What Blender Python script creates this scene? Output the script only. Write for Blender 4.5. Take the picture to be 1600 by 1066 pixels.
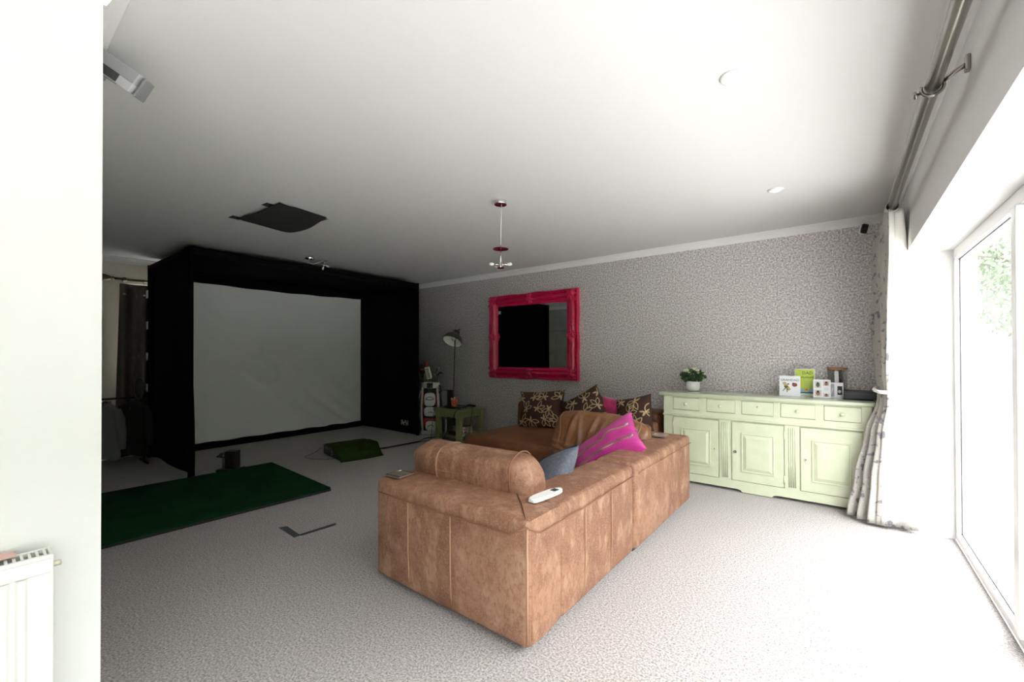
import bpy, bmesh, math, random
from mathutils import Vector, Matrix, noise
random.seed(7)
S = bpy.context.scene
for o in list(bpy.data.objects): bpy.data.objects.remove(o)
COL = S.collection
V = Vector
# ------------------------------------------------------------------ camera
cam = bpy.data.cameras.new('camera'); cam_o = bpy.data.objects.new('camera', cam); COL.objects.link(cam_o)
yaw, pit, rol = .65808, .00681, -.00242
F = V((-math.sin(yaw)*math.cos(pit), math.cos(yaw)*math.cos(pit), math.sin(pit)))
R0 = V((math.cos(yaw), math.sin(yaw), 0)); U0 = R0.cross(F)
R = R0*math.cos(rol)+U0*math.sin(rol); U = U0*math.cos(rol)-R0*math.sin(rol)
m = Matrix((R, U, -F)).transposed().to_4x4(); m.translation = (0, 0, 1.36)
cam_o.matrix_world = m
cam.sensor_width = 36; cam.lens = 669.29/1600*36; cam.shift_y = 15/1600; cam.clip_start = .02
S.camera = cam_o
# ------------------------------------------------------------------ world, light, exposure
w = bpy.data.worlds.new('overcast_sky'); S.world = w; w.use_nodes = True
wn = w.node_tree; bg = wn.nodes['Background']
bg.inputs[0].default_value = (1.0, .972, 1.0, 1)
# overcast dome: brightest overhead, a third of that at the horizon
_tc = wn.nodes.new('ShaderNodeTexCoord'); _sx = wn.nodes.new('ShaderNodeSeparateXYZ'); _mr = wn.nodes.new('ShaderNodeMapRange')
wn.links.new(_tc.outputs['Generated'], _sx.inputs[0]); wn.links.new(_sx.outputs[2], _mr.inputs[0])
SKY = 22.0
_mr.inputs[1].default_value = 0; _mr.inputs[2].default_value = 1; _mr.inputs[3].default_value = SKY/3; _mr.inputs[4].default_value = SKY
wn.links.new(_mr.outputs[0], bg.inputs[1])
S.view_settings.view_transform = 'Standard'; S.view_settings.look = 'None'
S.view_settings.gamma = 1; S.view_settings.use_curve_mapping = False
S.view_settings.exposure = 0.14
def portal(name, loc, rot, sx, sy):
    l = bpy.data.lights.new(name, 'AREA'); l.shape = 'RECTANGLE'; l.size = sx; l.size_y = sy
    l.cycles.is_portal = True
    o = bpy.data.objects.new(name, l); COL.objects.link(o); o.location = loc; o.rotation_euler = rot
portal('daylight_portal', (.80, 1.0, 1.06), (0, math.radians(90), 0), 2.1, 6.9)
# ------------------------------------------------------------------ materials
MATS = {}
def mat(name, col, rough=.6, metal=0, var=None, bump=None, **k):
    """var=(scale, colour2, lo, hi[, stretch]); bump=(scale, strength[, stretch])"""
    if name in MATS: return MATS[name]
    M = bpy.data.materials.new(name); M.use_nodes = True; n = M.node_tree.nodes; L = M.node_tree.links
    b = n['Principled BSDF']; b.inputs['Base Color'].default_value = (*col, 1)
    b.inputs['Roughness'].default_value = rough; b.inputs['Metallic'].default_value = metal
    for kk, v in k.items():
        b.inputs[kk.replace('_', ' ')].default_value = v
    tc = n.new('ShaderNodeTexCoord')
    def coords(st):
        if not st: return tc.outputs['Object']
        mp = n.new('ShaderNodeMapping'); mp.inputs['Scale'].default_value = st
        L.new(tc.outputs['Object'], mp.inputs[0]); return mp.outputs[0]
    last = None
    for vv in (var if isinstance(var, list) else [var] if var else []):
        sc, c2, lo, hi = vv[:4]; st = vv[4] if len(vv) > 4 else None
        t = n.new('ShaderNodeTexNoise'); t.inputs['Scale'].default_value = sc; t.inputs['Detail'].default_value = 5
        L.new(coords(st), t.inputs['Vector'])
        r = n.new('ShaderNodeMapRange'); r.inputs[1].default_value = lo; r.inputs[2].default_value = hi
        L.new(t.outputs['Fac'], r.inputs[0])
        mx = n.new('ShaderNodeMix'); mx.data_type = 'RGBA'
        L.new(r.outputs[0], mx.inputs[0])
        if last: L.new(last, mx.inputs[6])
        else: mx.inputs[6].default_value = (*col, 1)
        mx.inputs[7].default_value = (*c2, 1); last = mx.outputs[2]
    if last: L.new(last, b.inputs['Base Color'])
    if bump:
        t = n.new('ShaderNodeTexNoise'); t.inputs['Scale'].default_value = bump[0]; t.inputs['Detail'].default_value = 4
        L.new(coords(bump[2] if len(bump) > 2 else None), t.inputs['Vector'])
        bp = n.new('ShaderNodeBump'); bp.inputs['Strength'].default_value = bump[1]; bp.inputs['Distance'].default_value = .01
        L.new(t.outputs['Fac'], bp.inputs['Height']); L.new(bp.outputs[0], b.inputs['Normal'])
    MATS[name] = M; return M
def glass_mat(name, tint=(1, 1, 1), rough=0.0):
    M = bpy.data.materials.new(name); M.use_nodes = True; n = M.node_tree.nodes; L = M.node_tree.links
    n.remove(n['Principled BSDF']); out = n['Material Output']
    t = n.new('ShaderNodeBsdfTransparent'); t.inputs[0].default_value = (*tint, 1)
    g = n.new('ShaderNodeBsdfGlossy'); g.inputs['Roughness'].default_value = rough
    lw = n.new('ShaderNodeLayerWeight'); lw.inputs[0].default_value = .5
    pw = n.new('ShaderNodeMath'); pw.operation = 'POWER'; pw.inputs[1].default_value = 5; L.new(lw.outputs['Facing'], pw.inputs[0])
    f = n.new('ShaderNodeMath'); f.operation = 'MULTIPLY_ADD'; f.inputs[1].default_value = .6; f.inputs[2].default_value = .03; L.new(pw.outputs[0], f.inputs[0])
    mx = n.new('ShaderNodeMixShader'); L.new(f.outputs[0], mx.inputs[0]); L.new(t.outputs[0], mx.inputs[1]); L.new(g.outputs[0], mx.inputs[2])
    L.new(mx.outputs[0], out.inputs[0]); MATS[name] = M; return M
white = mat('white_paint', (.78, .78, .77), .7, bump=(300, .03))
ceil_m = mat('ceiling_paint', (.70, .70, .69), .85, bump=(40, .05))
cov_m = mat('coving_paint', (.84, .84, .83), .6)
pvc = mat('white_upvc', (.88, .88, .88), .3)
blackfab = mat('black_fabric', (.004, .004, .005), .95, bump=(400, .2), Specular_IOR_Level=.08)
blackpl = mat('black_plastic', (.02, .02, .022), .4)
darkgrey = mat('dark_grey_plastic', (.06, .06, .065), .45)
chrome = mat('polished_chrome', (.75, .74, .72), .12, 1)
nickel = mat('brushed_nickel', (.33, .30, .27), .25, 1, bump=(60, .08, (1, .02, 1)))
green = mat('sage_paint', (.62, .67, .48), .42, var=(9, (.67, .715, .54), .4, .7), bump=(25, .06), Coat_Weight=.15)
tgreen = mat('olive_sage_paint', (.27, .29, .14), .45, var=(12, (.22, .24, .11), .4, .7), bump=(30, .06))
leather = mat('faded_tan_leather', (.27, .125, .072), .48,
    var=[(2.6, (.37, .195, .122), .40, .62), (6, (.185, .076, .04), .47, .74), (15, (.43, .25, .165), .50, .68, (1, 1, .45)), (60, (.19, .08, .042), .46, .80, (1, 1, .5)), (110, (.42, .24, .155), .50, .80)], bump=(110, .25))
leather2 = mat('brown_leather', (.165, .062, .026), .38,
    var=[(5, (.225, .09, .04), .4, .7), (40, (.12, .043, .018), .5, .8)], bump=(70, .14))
stitch = mat('tan_seam', (.43, .25, .155), .6)
stitchd = mat('dark_seam', (.25, .11, .06), .6)
# ------------------------------------------------------------------ mesh helpers
MW = {}
def geo(bm, M):
    bmesh.ops.transform(bm, matrix=M, verts=bm.verts)
def obj(name, bm, material, parent=None, smooth=False, label=None, cat=None, group=None, kind=None, world=True, base=None):
    """links a bmesh as one object. world coords are turned into the parent's frame; a top-level mesh gets its origin at its base."""
    if parent is not None:
        if world: geo(bm, MW[parent.name].inverted())
        M = MW[parent.name].copy()
    else:
        if base is None:
            xs = [v.co.x for v in bm.verts]; ys = [v.co.y for v in bm.verts]; zs = [v.co.z for v in bm.verts]
            base = V(((min(xs)+max(xs))/2, (min(ys)+max(ys))/2, min(zs)))
        M = base if isinstance(base, Matrix) else Matrix.Translation(base)
        if world: geo(bm, M.inverted())
    bmesh.ops.recalc_face_normals(bm, faces=bm.faces)
    me = bpy.data.meshes.new(name); bm.to_mesh(me); bm.free()
    for mm in (material if isinstance(material, (list, tuple)) else [material]): me.materials.append(mm)
    if smooth:
        for p in me.polygons: p.use_smooth = True
        if smooth == 'auto':
            try: me.set_sharp_from_angle(angle=math.radians(38))
            except Exception: pass
    o = bpy.data.objects.new(name, me); COL.objects.link(o)
    if parent is not None: o.parent = parent
    else: o.matrix_world = M
    MW[o.name] = M
    tag(o, label, cat, group, kind); return o
def tag(o, label=None, cat=None, group=None, kind=None):
    if label: o['label'] = label
    if cat: o['category'] = cat
    if group: o['group'] = group
    if kind: o['kind'] = kind
def thing(name, label, cat, loc=(0, 0, 0), rz=0, group=None, kind=None, mtx=None):
    o = bpy.data.objects.new(name, None); COL.objects.link(o); o.empty_display_size = .05
    M = mtx if mtx is not None else Matrix.Translation(V(loc)) @ Matrix.Rotation(rz, 4, 'Z')
    o.matrix_world = M; MW[o.name] = M; tag(o, label, cat, group, kind); return o
def nb(): return bmesh.new()
def box(bm, x0, x1, y0, y1, z0, z1, bev=0, seg=2, M=None):
    r = bmesh.ops.create_cube(bm, size=1)
    vs = r['verts']
    bmesh.ops.scale(bm, vec=(abs(x1-x0), abs(y1-y0), abs(z1-z0)), verts=vs)
    bmesh.ops.translate(bm, vec=((x0+x1)/2, (y0+y1)/2, (z0+z1)/2), verts=vs)
    if bev:
        es = list({e for v in vs for e in v.link_edges})
        r = bmesh.ops.bevel(bm, geom=es, offset=bev, segments=seg, affect='EDGES', profile=.5)
        vs = list({v for f in r['faces'] for v in f.verts} | {v for v in vs if v.is_valid})
    if M is not None: bmesh.ops.transform(bm, matrix=M, verts=vs)
    return bm
def B(*a, **k): return box(nb(), *a, **k)
def tube(bm, pts, r, n=10, cap=True, closed=False):
    pts = [V(p) for p in pts]; rings = []; N = len(pts)
    rs = r if isinstance(r, (list, tuple)) else [r]*N
    up = V((0, 0, 1)); prev = None
    for i, p in enumerate(pts):
        if closed: t = pts[(i+1) % N]-pts[i-1]
        else: t = pts[min(i+1, N-1)]-pts[max(i-1, 0)]
        t = t.normalized() if t.length > 1e-9 else V((0, 0, 1))
        if prev is None:
            a = up if abs(t.dot(up)) < .95 else V((1, 0, 0)); x = t.cross(a).normalized()
        else:
            x = prev-t*prev.dot(t); x = x.normalized() if x.length > 1e-6 else t.cross(up).normalized()
        prev = x; y = t.cross(x)
        rings.append([bm.verts.new(p+(x*math.cos(2*math.pi*k/n)+y*math.sin(2*math.pi*k/n))*rs[i]) for k in range(n)])
    for i in range(N if closed else N-1):
        a, b = rings[i], rings[(i+1) % N]
        for k in range(n): bm.faces.new((a[k], a[(k+1) % n], b[(k+1) % n], b[k]))
    if cap and not closed:
        bm.faces.new(rings[0][::-1]); bm.faces.new(rings[-1])
    return bm
def T(*a, **k): return tube(nb(), *a, **k)
def lathe(bm, prof, n=24, M=None, sx=1, sy=1):
    rings = []; vs = []
    for r, z in prof:
        if r < 1e-6: rg = [bm.verts.new((0, 0, z))]
        else: rg = [bm.verts.new((r*sx*math.cos(2*math.pi*k/n), r*sy*math.sin(2*math.pi*k/n), z)) for k in range(n)]
        rings.append(rg); vs += rg
    for a, b in zip(rings, rings[1:]):
        for k in range(n):
            k2 = (k+1) % n
            if len(a) == 1 and len(b) == 1: continue
            if len(a) == 1: bm.faces.new((a[0], b[k], b[k2]))
            elif len(b) == 1: bm.faces.new((a[k], a[k2], b[0]))
            else: bm.faces.new((a[k], a[k2], b[k2], b[k]))
    if M is not None: bmesh.ops.transform(bm, matrix=M, verts=vs)
    return bm
def LA(*a, **k): return lathe(nb(), *a, **k)
def sheet(bm, fn, nu, nv, thick=0, closed_u=False):
    """fn(u,v) -> point, u,v in 0..1; thick gives the sheet a back face"""
    g = [[bm.verts.new(fn(i/nu, j/nv)) for j in range(nv+1)] for i in range(nu+1)]
    fs = []
    for i in range(nu):
        for j in range(nv): fs.append(bm.faces.new((g[i][j], g[i+1][j], g[i+1][j+1], g[i][j+1])))
    if thick:
        bm.normal_update()
        bmesh.ops.solidify(bm, geom=fs, thickness=thick)
    return bm
def prism(bm, poly, axis, a0, a1, M=None):
    """poly: list of 2D points in the two other axes (in x,y,z order), extruded along axis from a0 to a1"""
    def p3(p, a):
        return {'x': (a, p[0], p[1]), 'y': (p[0], a, p[1]), 'z': (p[0], p[1], a)}[axis]
    A = [bm.verts.new(p3(p, a0)) for p in poly]; C = [bm.verts.new(p3(p, a1)) for p in poly]
    n = len(poly)
    bm.faces.new(A); bm.faces.new(C[::-1])
    for i in range(n): bm.faces.new((A[i], A[(i+1) % n], C[(i+1) % n], C[i]))
    if M is not None: bmesh.ops.transform(bm, matrix=M, verts=A+C)
    return bm
def sgn(a): return -1 if a < 0 else 1
def softbox(w, d, h, p=5, n=14, nz=.012, nsc=4, seed=0, fn=None):
    """a stuffed box: superellipsoid of half sizes w/2,d/2,h/2 with gentle lumps"""
    bm = nb(); bmesh.ops.create_cube(bm, size=2)
    bmesh.ops.subdivide_edges(bm, edges=bm.edges, cuts=n, use_grid_fill=True)
    for v in bm.verts:
        a, b, c = v.co; s = (abs(a)**p+abs(b)**p+abs(c)**p)**(-1/p)
        q = V((a*s*w/2, b*s*d/2, c*s*h/2))
        k = noise.noise(V((q.x*nsc+seed, q.y*nsc, q.z*nsc)))*nz
        nd = V((a*s/w, b*s/d, c*s/h)).normalized()
        q += nd*k
        if fn: q = fn(q, nd)
        v.co = q
    return bm
def pil_h(u, v, t): return t/2*(max(0, 1-abs(u)**2.4)*max(0, 1-abs(v)**2.4))**.5
def pil_pt(u, v, w, h, t, side, seed=0):
    x = u*w/2*(1-.07*(1-v*v)); y = v*h/2*(1-.07*(1-u*u))
    z = side*pil_h(u, v, t)
    z += noise.noise(V((u*1.6+seed, v*1.6, side*3)))*t*.12*(1-u*u)*(1-v*v)
    return V((x, y, z))
def pillow(w, h, t, n=16, seed=0):
    bm = nb()
    for side in (1, -1):
        sheet(bm, lambda a, b: pil_pt(2*a-1, 2*b-1, w, h, t, side, seed), n, n)
    bmesh.ops.remove_doubles(bm, verts=bm.verts, dist=.0008)
    return bm
def frame_at(loc, zdir, ydir):
    """matrix whose local z faces zdir and local y leans to ydir"""
    z = V(zdir).normalized(); y = V(ydir); y = (y-z*y.dot(z)).normalized(); x = y.cross(z)
    M = Matrix((x, y, z)).transposed().to_4x4(); M.translation = V(loc); return M
# ================================================================== THE ROOM
CE = 2.63; YB = 5.22; XL = -7.5; XW = .38; YD = .30; XN = -2.0
def carpet_mat():
    M = bpy.data.materials.new('grey_carpet'); M.use_nodes = True; n = M.node_tree.nodes; L = M.node_tree.links
    b = n['Principled BSDF']; b.inputs['Roughness'].default_value = .95; b.inputs['Sheen Weight'].default_value = .25
    tc = n.new('ShaderNodeTexCoord')
    a = n.new('ShaderNodeTexNoise'); a.inputs['Scale'].default_value = 105; a.inputs['Detail'].default_value = 5; a.inputs['Roughness'].default_value = .62
    c = n.new('ShaderNodeTexNoise'); c.inputs['Scale'].default_value = 2.2; c.inputs['Detail'].default_value = 4
    for t in (a, c): L.new(tc.outputs['Object'], t.inputs['Vector'])
    r1 = n.new('ShaderNodeValToRGB'); r1.color_ramp.elements[0].position = .33; r1.color_ramp.elements[1].position = .68
    r1.color_ramp.elements[0].color = (.12, .104, .098, 1); r1.color_ramp.elements[1].color = (.56, .52, .50, 1)
    L.new(a.outputs['Fac'], r1.inputs[0])
    r2 = n.new('ShaderNodeMapRange'); r2.inputs[1].default_value = .56; r2.inputs[2].default_value = .80; r2.inputs[4].default_value = .35
    L.new(c.outputs['Fac'], r2.inputs[0])
    mx = n.new('ShaderNodeMix'); mx.data_type = 'RGBA'; mx.inputs[7].default_value = (.30, .25, .22, 1)
    L.new(r2.outputs[0], mx.inputs[0]); L.new(r1.outputs[0], mx.inputs[6]); L.new(mx.outputs[2], b.inputs['Base Color'])
    bp = n.new('ShaderNodeBump'); bp.inputs['Strength'].default_value = .45; bp.inputs['Distance'].default_value = .010
    L.new(a.outputs['Fac'], bp.inputs['Height']); L.new(bp.outputs[0], b.inputs['Normal'])
    return M
def paper_mat():
    M = bpy.data.materials.new('glitter_wallpaper'); M.use_nodes = True; n = M.node_tree.nodes; L = M.node_tree.links
    b = n['Principled BSDF']; tc = n.new('ShaderNodeTexCoord')
    a = n.new('ShaderNodeTexNoise'); a.inputs['Scale'].default_value = 62; a.inputs['Detail'].default_value = 3; a.inputs['Roughness'].default_value = .7
    L.new(tc.outputs['Object'], a.inputs['Vector'])
    r = n.new('ShaderNodeValToRGB'); e = r.color_ramp.elements
    e[0].position = .36; e[0].color = (.33, .305, .298, 1); e[1].position = .66; e[1].color = (.97, .915, .91, 1)
    L.new(a.outputs['Fac'], r.inputs[0])
    # the faint vertical joints between the drops of paper
    sp = n.new('ShaderNodeSeparateXYZ'); L.new(tc.outputs['Object'], sp.inputs[0])
    md = n.new('ShaderNodeMath'); md.operation = 'PINGPONG'; md.inputs[1].default_value = .27; L.new(sp.outputs[0], md.inputs[0])
    lt = n.new('ShaderNodeMath'); lt.operation = 'LESS_THAN'; lt.inputs[1].default_value = .0022; L.new(md.outputs[0], lt.inputs[0])
    ml = n.new('ShaderNodeMath'); ml.operation = 'MULTIPLY'; ml.inputs[1].default_value = .12; L.new(lt.outputs[0], ml.inputs[0])
    mx = n.new('ShaderNodeMix'); mx.data_type = 'RGBA'; mx.inputs[7].default_value = (.12, .11, .11, 1)
    L.new(ml.outputs[0], mx.inputs[0]); L.new(r.outputs[0], mx.inputs[6]); L.new(mx.outputs[2], b.inputs['Base Color'])
    b.inputs['Metallic'].default_value = .35; b.inputs['Roughness'].default_value = .55
    bp = n.new('ShaderNodeBump'); bp.inputs['Strength'].default_value = .9; bp.inputs['Distance'].default_value = .005
    L.new(a.outputs['Fac'], bp.inputs['Height']); L.new(bp.outputs[0], b.inputs['Normal'])
    return M
st = dict(kind='structure')
obj('floor', B(XL-.1, .64, -3.1, YB+.1, -.1, 0), carpet_mat(), label='grey beige cut pile carpet over the whole room', base=V((0, 0, 0)), **st)
obj('ceiling', B(XL-.1, .85, -3.1, YB+.1, CE, CE+.1), ceil_m, label='flat white painted ceiling', base=V((0, 0, CE)), **st)
obj('wall_back', B(XL-.1, .85, YB, YB+.15, 0, CE), paper_mat(), label='long wall in speckled silver grey wallpaper', base=V((0, YB, 0)), **st)
cream = mat('cream_paint', (.74, .70, .62), .7)
bm = nb()          # left wall with an opening for the window behind the curtain
WY0, WY1, WZ0, WZ1 = 1.37, 2.1, .95, 2.30
box(bm, XL-.15, XL, YD-.2, WY0, 0, CE); box(bm, XL-.15, XL, WY1, YB, 0, CE)
box(bm, XL-.15, XL, WY0, WY1, 0, WZ0); box(bm, XL-.15, XL, WY0, WY1, WZ1, CE)
obj('wall_left', bm, cream, label='cream wall behind the golf enclosure', base=V((XL, 0, 0)), **st)
GY0, GY1, SO = -2.45, 4.44, 2.11   # opening of the glazed doors, soffit height
bm = nb()
box(bm, XW, .76, -3.1, YB, SO, CE); box(bm, XW, .76, GY1, YB, 0, SO); box(bm, XW, .76, -3.1, GY0, 0, SO)
obj('wall_right', bm, white, label='white window wall with deep reveal over the glazed doors', base=V((XW, 0, 0)), **st)
obj('wall_near', B(XN-.15, XN, -3.1, YD, 0, CE), white, label='bright white wall with the radiator at the left', base=V((XN, 0, 0)), **st)
obj('wall_front', B(XL, XN-.15, YD-.15, YD, 0, CE), mat('grey_white_paint', (.45, .47, .43), .7), label='pale wall opposite the pink mirror', base=V((XL, YD, 0)), **st)
obj('wall_rear', B(XN-.15, .85, -3.1, -3.0, 0, CE), white, label='white wall behind the camera', base=V((0, -3.0, 0)), **st)
def cov(prof_axis, a0, a1, wall, sgnv):
    k = [(0, 0), (0, -.07), (.008, -.07), (.012, -.062), (.022, -.04), (.04, -.022), (.06, -.012), (.07, -.008), (.075, 0)]
    bm = nb()
    prism(bm, [(wall+sgnv*p[0], CE+p[1]) for p in k], prof_axis, a0, a1)
    return bm
obj('trim_1', cov('x', XL, XW, YB, -1), cov_m, label='white coving along the grey wallpapered wall', **st)
obj('trim_2', cov('y', YD, YB-.076, XL, 1), cov_m, label='white coving above the left curtain', **st)
obj('trim_3', cov('y', -3.0, YB-.076, XW, -1), cov_m, label='white coving above the curtain pole', **st)
obj('trim_4', cov('x', XL+.076, XN, YD, 1), cov_m, label='white coving along the pale front wall', **st)
# panelled door seen in the mirror
d = thing('door_1', 'pale grey panelled door reflected in the mirror', None, (-6.10, YD, 0), kind='structure')
dp = mat('door_paint', (.50, .50, .44), .5)
obj('door_leaf', B(-6.52, -5.72, YD, YD+.035, .01, 1.98), dp, d)
for x0, x1 in ((-6.44, -6.17), (-6.07, -5.80)):
    for z0, z1 in ((.2, .85), (1.0, 1.42), (1.52, 1.86)):
        obj('panel', B(x0, x1, YD+.03, YD+.05, z0, z1, bev=.012), dp, d)
bm = nb(); box(bm, -6.63, -6.53, YD, YD+.05, 0, 2.08); box(bm, -5.71, -5.61, YD, YD+.05, 0, 2.08); box(bm, -6.65, -5.59, YD, YD+.07, 1.99, 2.11, bev=.01)
obj('architrave', bm, dp, d)
bm = T([(-5.78, YD+.035, 1.0), (-5.78, YD+.08, 1.0), (-5.89, YD+.08, 1.0)], .009); obj('door_handle', bm, chrome, d, True)
# glazed sliding doors
pane_m = glass_mat('window_glass', (.97, .99, .985))
wd = thing('window_1', 'tall white framed sliding glass doors to the garden', None, (.675, 1, 0), kind='structure')
obj('head', B(.64, .73, GY0, GY1, 2.035, SO, bev=.006), pvc, wd); obj('sill', B(.64, .76, GY0, GY1, 0, .055, bev=.008), pvc, wd)
obj('gasket', B(.664, .668, GY0, GY1, .0551, .0625), darkgrey, wd)
obj('gasket', B(.664, .668, GY0, GY1, 2.028, 2.0349), darkgrey, wd)
obj('jamb', B(.64, .73, GY1-.045, GY1, .055, 2.035, bev=.006), pvc, wd); obj('jamb', B(.64, .73, GY0, GY0+.05, .055, 2.035, bev=.006), pvc, wd)
obj('gasket', B(.664, .668, GY1-.052, GY1-.0451, .06, 2.03), darkgrey, wd)
ms = [3.00, 1.28, -.45]; ys = [GY1-.045]+ms+[GY0+.05]
for i, y in enumerate(ms):
    obj('stile', B(.625, .70, y-.05, y+.025, .055, 2.035, bev=.006), pvc, wd); obj('stile', B(.68, .735, y-.10, y-.045, .055, 2.035, bev=.006), pvc, wd)
for a, b in zip(ys, ys[1:]): obj('pane', B(.672, .680, b+.02, a, .058, 2.033), pane_m, wd)
w2 = thing('window_2', 'window behind the dark curtain on the left wall', None, (XL-.08, 2.4, .95), kind='structure')
for y0, y1, z0, z1 in ((WY0, WY0+.05, WZ0, WZ1), (WY1-.05, WY1, WZ0, WZ1), (WY0+.05, WY1-.05, WZ0, WZ0+.05), (WY0+.05, WY1-.05, WZ1-.04, WZ1)):
    obj('frame', B(XL-.11, XL-.05, y0, y1, z0, z1), pvc, w2)
for y0, y1 in ((WY0+.05, WY1-.05),): obj('pane', B(XL-.084, XL-.078, y0, y1, WZ0+.05, WZ1-.04), pane_m, w2)
# ------------------------------------------------------------------ outdoors beyond the glass
obj('patio', B(.76, 5.0, -8, 16, -.22, -.12), mat('pale_paving', (.55, .54, .52), .8, var=(3, (.47, .46, .44), .4, .7), bump=(20, .1)), label='pale paved patio outside the glass doors', base=V((3, 3, -.2)), **st)
obj('lawn', B(5.0, 30, -30, 40, -.3, -.14), mat('lawn_green', (.09, .16, .05), .9, var=(8, (.13, .21, .07), .4, .7), bump=(60, .3)), label='green lawn beyond the patio', base=V((12, 3, -.3)), **st)
obj('ground', B(-40, XL-.4, -30, 40, -.3, -.14), mat('side_path', (.40, .40, .39), .9, bump=(20, .1)), label='grey path outside the left window', base=V((-20, 3, -.3)), **st)
leaf_m = mat('tree_leaf', (.07, .12, .05), .6, var=(3, (.12, .18, .08), .4, .65)); bark = mat('bark', (.12, .08, .05), .9)
def tree(x, y, h, r, n, label):
    t = thing('garden_tree', label, 'tree', (x, y, -.14), group='garden trees beyond the glass')
    pts = [(x, y, -.14), (x+.05, y, h*.3), (x-.04, y+.05, h*.6), (x, y, h*.85)]
    bm = T(pts, [.13, .1, .07, .02], 8)
    for k in range(7):
        a = k*2.4; z = h*(.4+.06*k); tube(bm, [(x, y, z), (x+math.cos(a)*r*.4, y+math.sin(a)*r*.4, z+.35), (x+math.cos(a)*r*.75, y+math.sin(a)*r*.75, z+.5)], [.05, .03, .01], 6)
    obj('trunk', bm, bark, t, True)
    bm = nb()
    for k in range(n):
        dv = V((random.gauss(0, 1), random.gauss(0, 1), random.gauss(0, 1))).normalized()*random.random()**.45
        c = V((x+dv.x*r, y+dv.y*r, h*.68+dv.z*h*.34)); s = random.uniform(.05, .1)
        a = V((random.gauss(0, 1), random.gauss(0, 1), random.gauss(0, 1))).normalized(); b = a.orthogonal().normalized()
        bm.faces.new([bm.verts.new(c+a*s), bm.verts.new(c+b*s*.5), bm.verts.new(c-a*s), bm.verts.new(c-b*s*.5)])
    obj('foliage', bm, leaf_m, t, kind='stuff')
def hedge(x0, x1, y0, y1, h, n, label):  # unseen hedge, added to cut low sky light so the far left darkens
    t = thing('light_block_hedge', label, 'hedge', ((x0+x1)/2, (y0+y1)/2, -.14), group='added hedges blocking the low sky')
    obj('core', B(x0+.15, x1-.15, y0, y1, -.14, h-.15), mat('hedge_core', (.03, .06, .015), .9), t)
    bm = nb()
    for k in range(n):
        c = V((random.uniform(x0, x1), random.uniform(y0, y1), random.uniform(-.1, h))); s_ = random.uniform(.06, .13)
        a = V((random.gauss(0, 1), random.gauss(0, 1), random.gauss(0, 1))).normalized(); b = a.orthogonal().normalized()
        bm.faces.new([bm.verts.new(c+a*s_), bm.verts.new(c+b*s_*.5), bm.verts.new(c-a*s_), bm.verts.new(c-b*s_*.5)])
    obj('leaves', bm, leaf_m, t, kind='stuff')
hedge(5.4, 6.3, -12, 20, 3.9, 18000, 'tall green hedge added out of view to block low sky')
tree(3.4, 14.0, 4.8, 1.8, 5000, 'leafy green tree nearest the glass doors outside')
tree(2.9, 19.5, 6.2, 2.0, 5000, 'taller green tree further down the garden')
# ================================================================== GOLF ENCLOSURE
EX0, EX1, EY0, EY1, EZ = -7.25, -5.62, 1.55, 4.69, 2.53
e = thing('golf_enclosure', 'black fabric golf simulator enclosure with white impact screen', 'golf enclosure', (-6.4, 3.1, 0))
def rag(y, inner):
    # side curtain with soft billows
    def f(u, v):
        x = EX0+.02+u*(EX1-EX0-.02); z = .02+v*(EZ-.03)
        return V((x, y+inner*(.012*math.sin(u*9+v*2)+.012*noise.noise(V((x*2, z*1.3, y)))), z))
    return f
bm = nb(); sheet(bm, rag(EY0+.03, 1), 18, 20, .004)
# the back upper corner of the near side sheet is pulled open
bmesh.ops.delete(bm, geom=[f for f in bm.faces if f.calc_center_median().x < EX0+.19 and f.calc_center_median().z > 2.26+(f.calc_center_median().x-EX0)*.9 and f.calc_center_median().z < 2.46], context='FACES')
obj('side_panel', bm, blackfab, e, True)
bm = nb(); sheet(bm, rag(EY1-.03, -1), 18, 20, .004); obj('side_panel', bm, blackfab, e, True)
def topf(u, v):
    x = EX0+u*(EX1-EX0); y = EY0+v*(EY1-EY0)
    return V((x, y, EZ-.015-.018*math.sin(math.pi*u)*math.sin(math.pi*v)))
bm = nb(); sheet(bm, topf, 12, 20, .004); obj('top_panel', bm, blackfab, e, True)
obj('back_panel', B(EX0-.03, EX0-.022, EY0, EY1, .0, EZ-.01), blackfab, e)  # unseen black cover, added behind the screen to block window light
for i, (x, y) in enumerate(((EX1, EY0), (EX1, EY1), (EX0, EY0), (EX0, EY1))):
    obj('upright', T([(x, y, 0), (x, y, EZ+.005)], .026, 12), blackfab, e, True)
for a, b in (((EX1, EY0), (EX1, EY1)), ((EX0, EY0), (EX0, EY1)), ((EX0, EY0), (EX1, EY0)), ((EX0, EY1), (EX1, EY1))):
    obj('rail', T([(*a, EZ-.02), (*b, EZ-.02)], .026, 12), blackfab, e, True)
obj('rail', T([(EX0, EY0, .04), (EX0, EY1, .04)], .026, 12), blackfab, e, True)
bm = nb(); sheet(bm, lambda u, v: V((EX1+.012, EY0+u*(EY1-EY0), EZ-.005-v*(.075+.012*math.sin(u*23)))), 40, 3, .004); obj('valance', bm, blackfab, e, True)
obj('skirt', B(EX0+.035, EX0+.045, EY0+.04, EY1-.04, 0, .12), blackfab, e)
SX = EX0+.06
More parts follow.
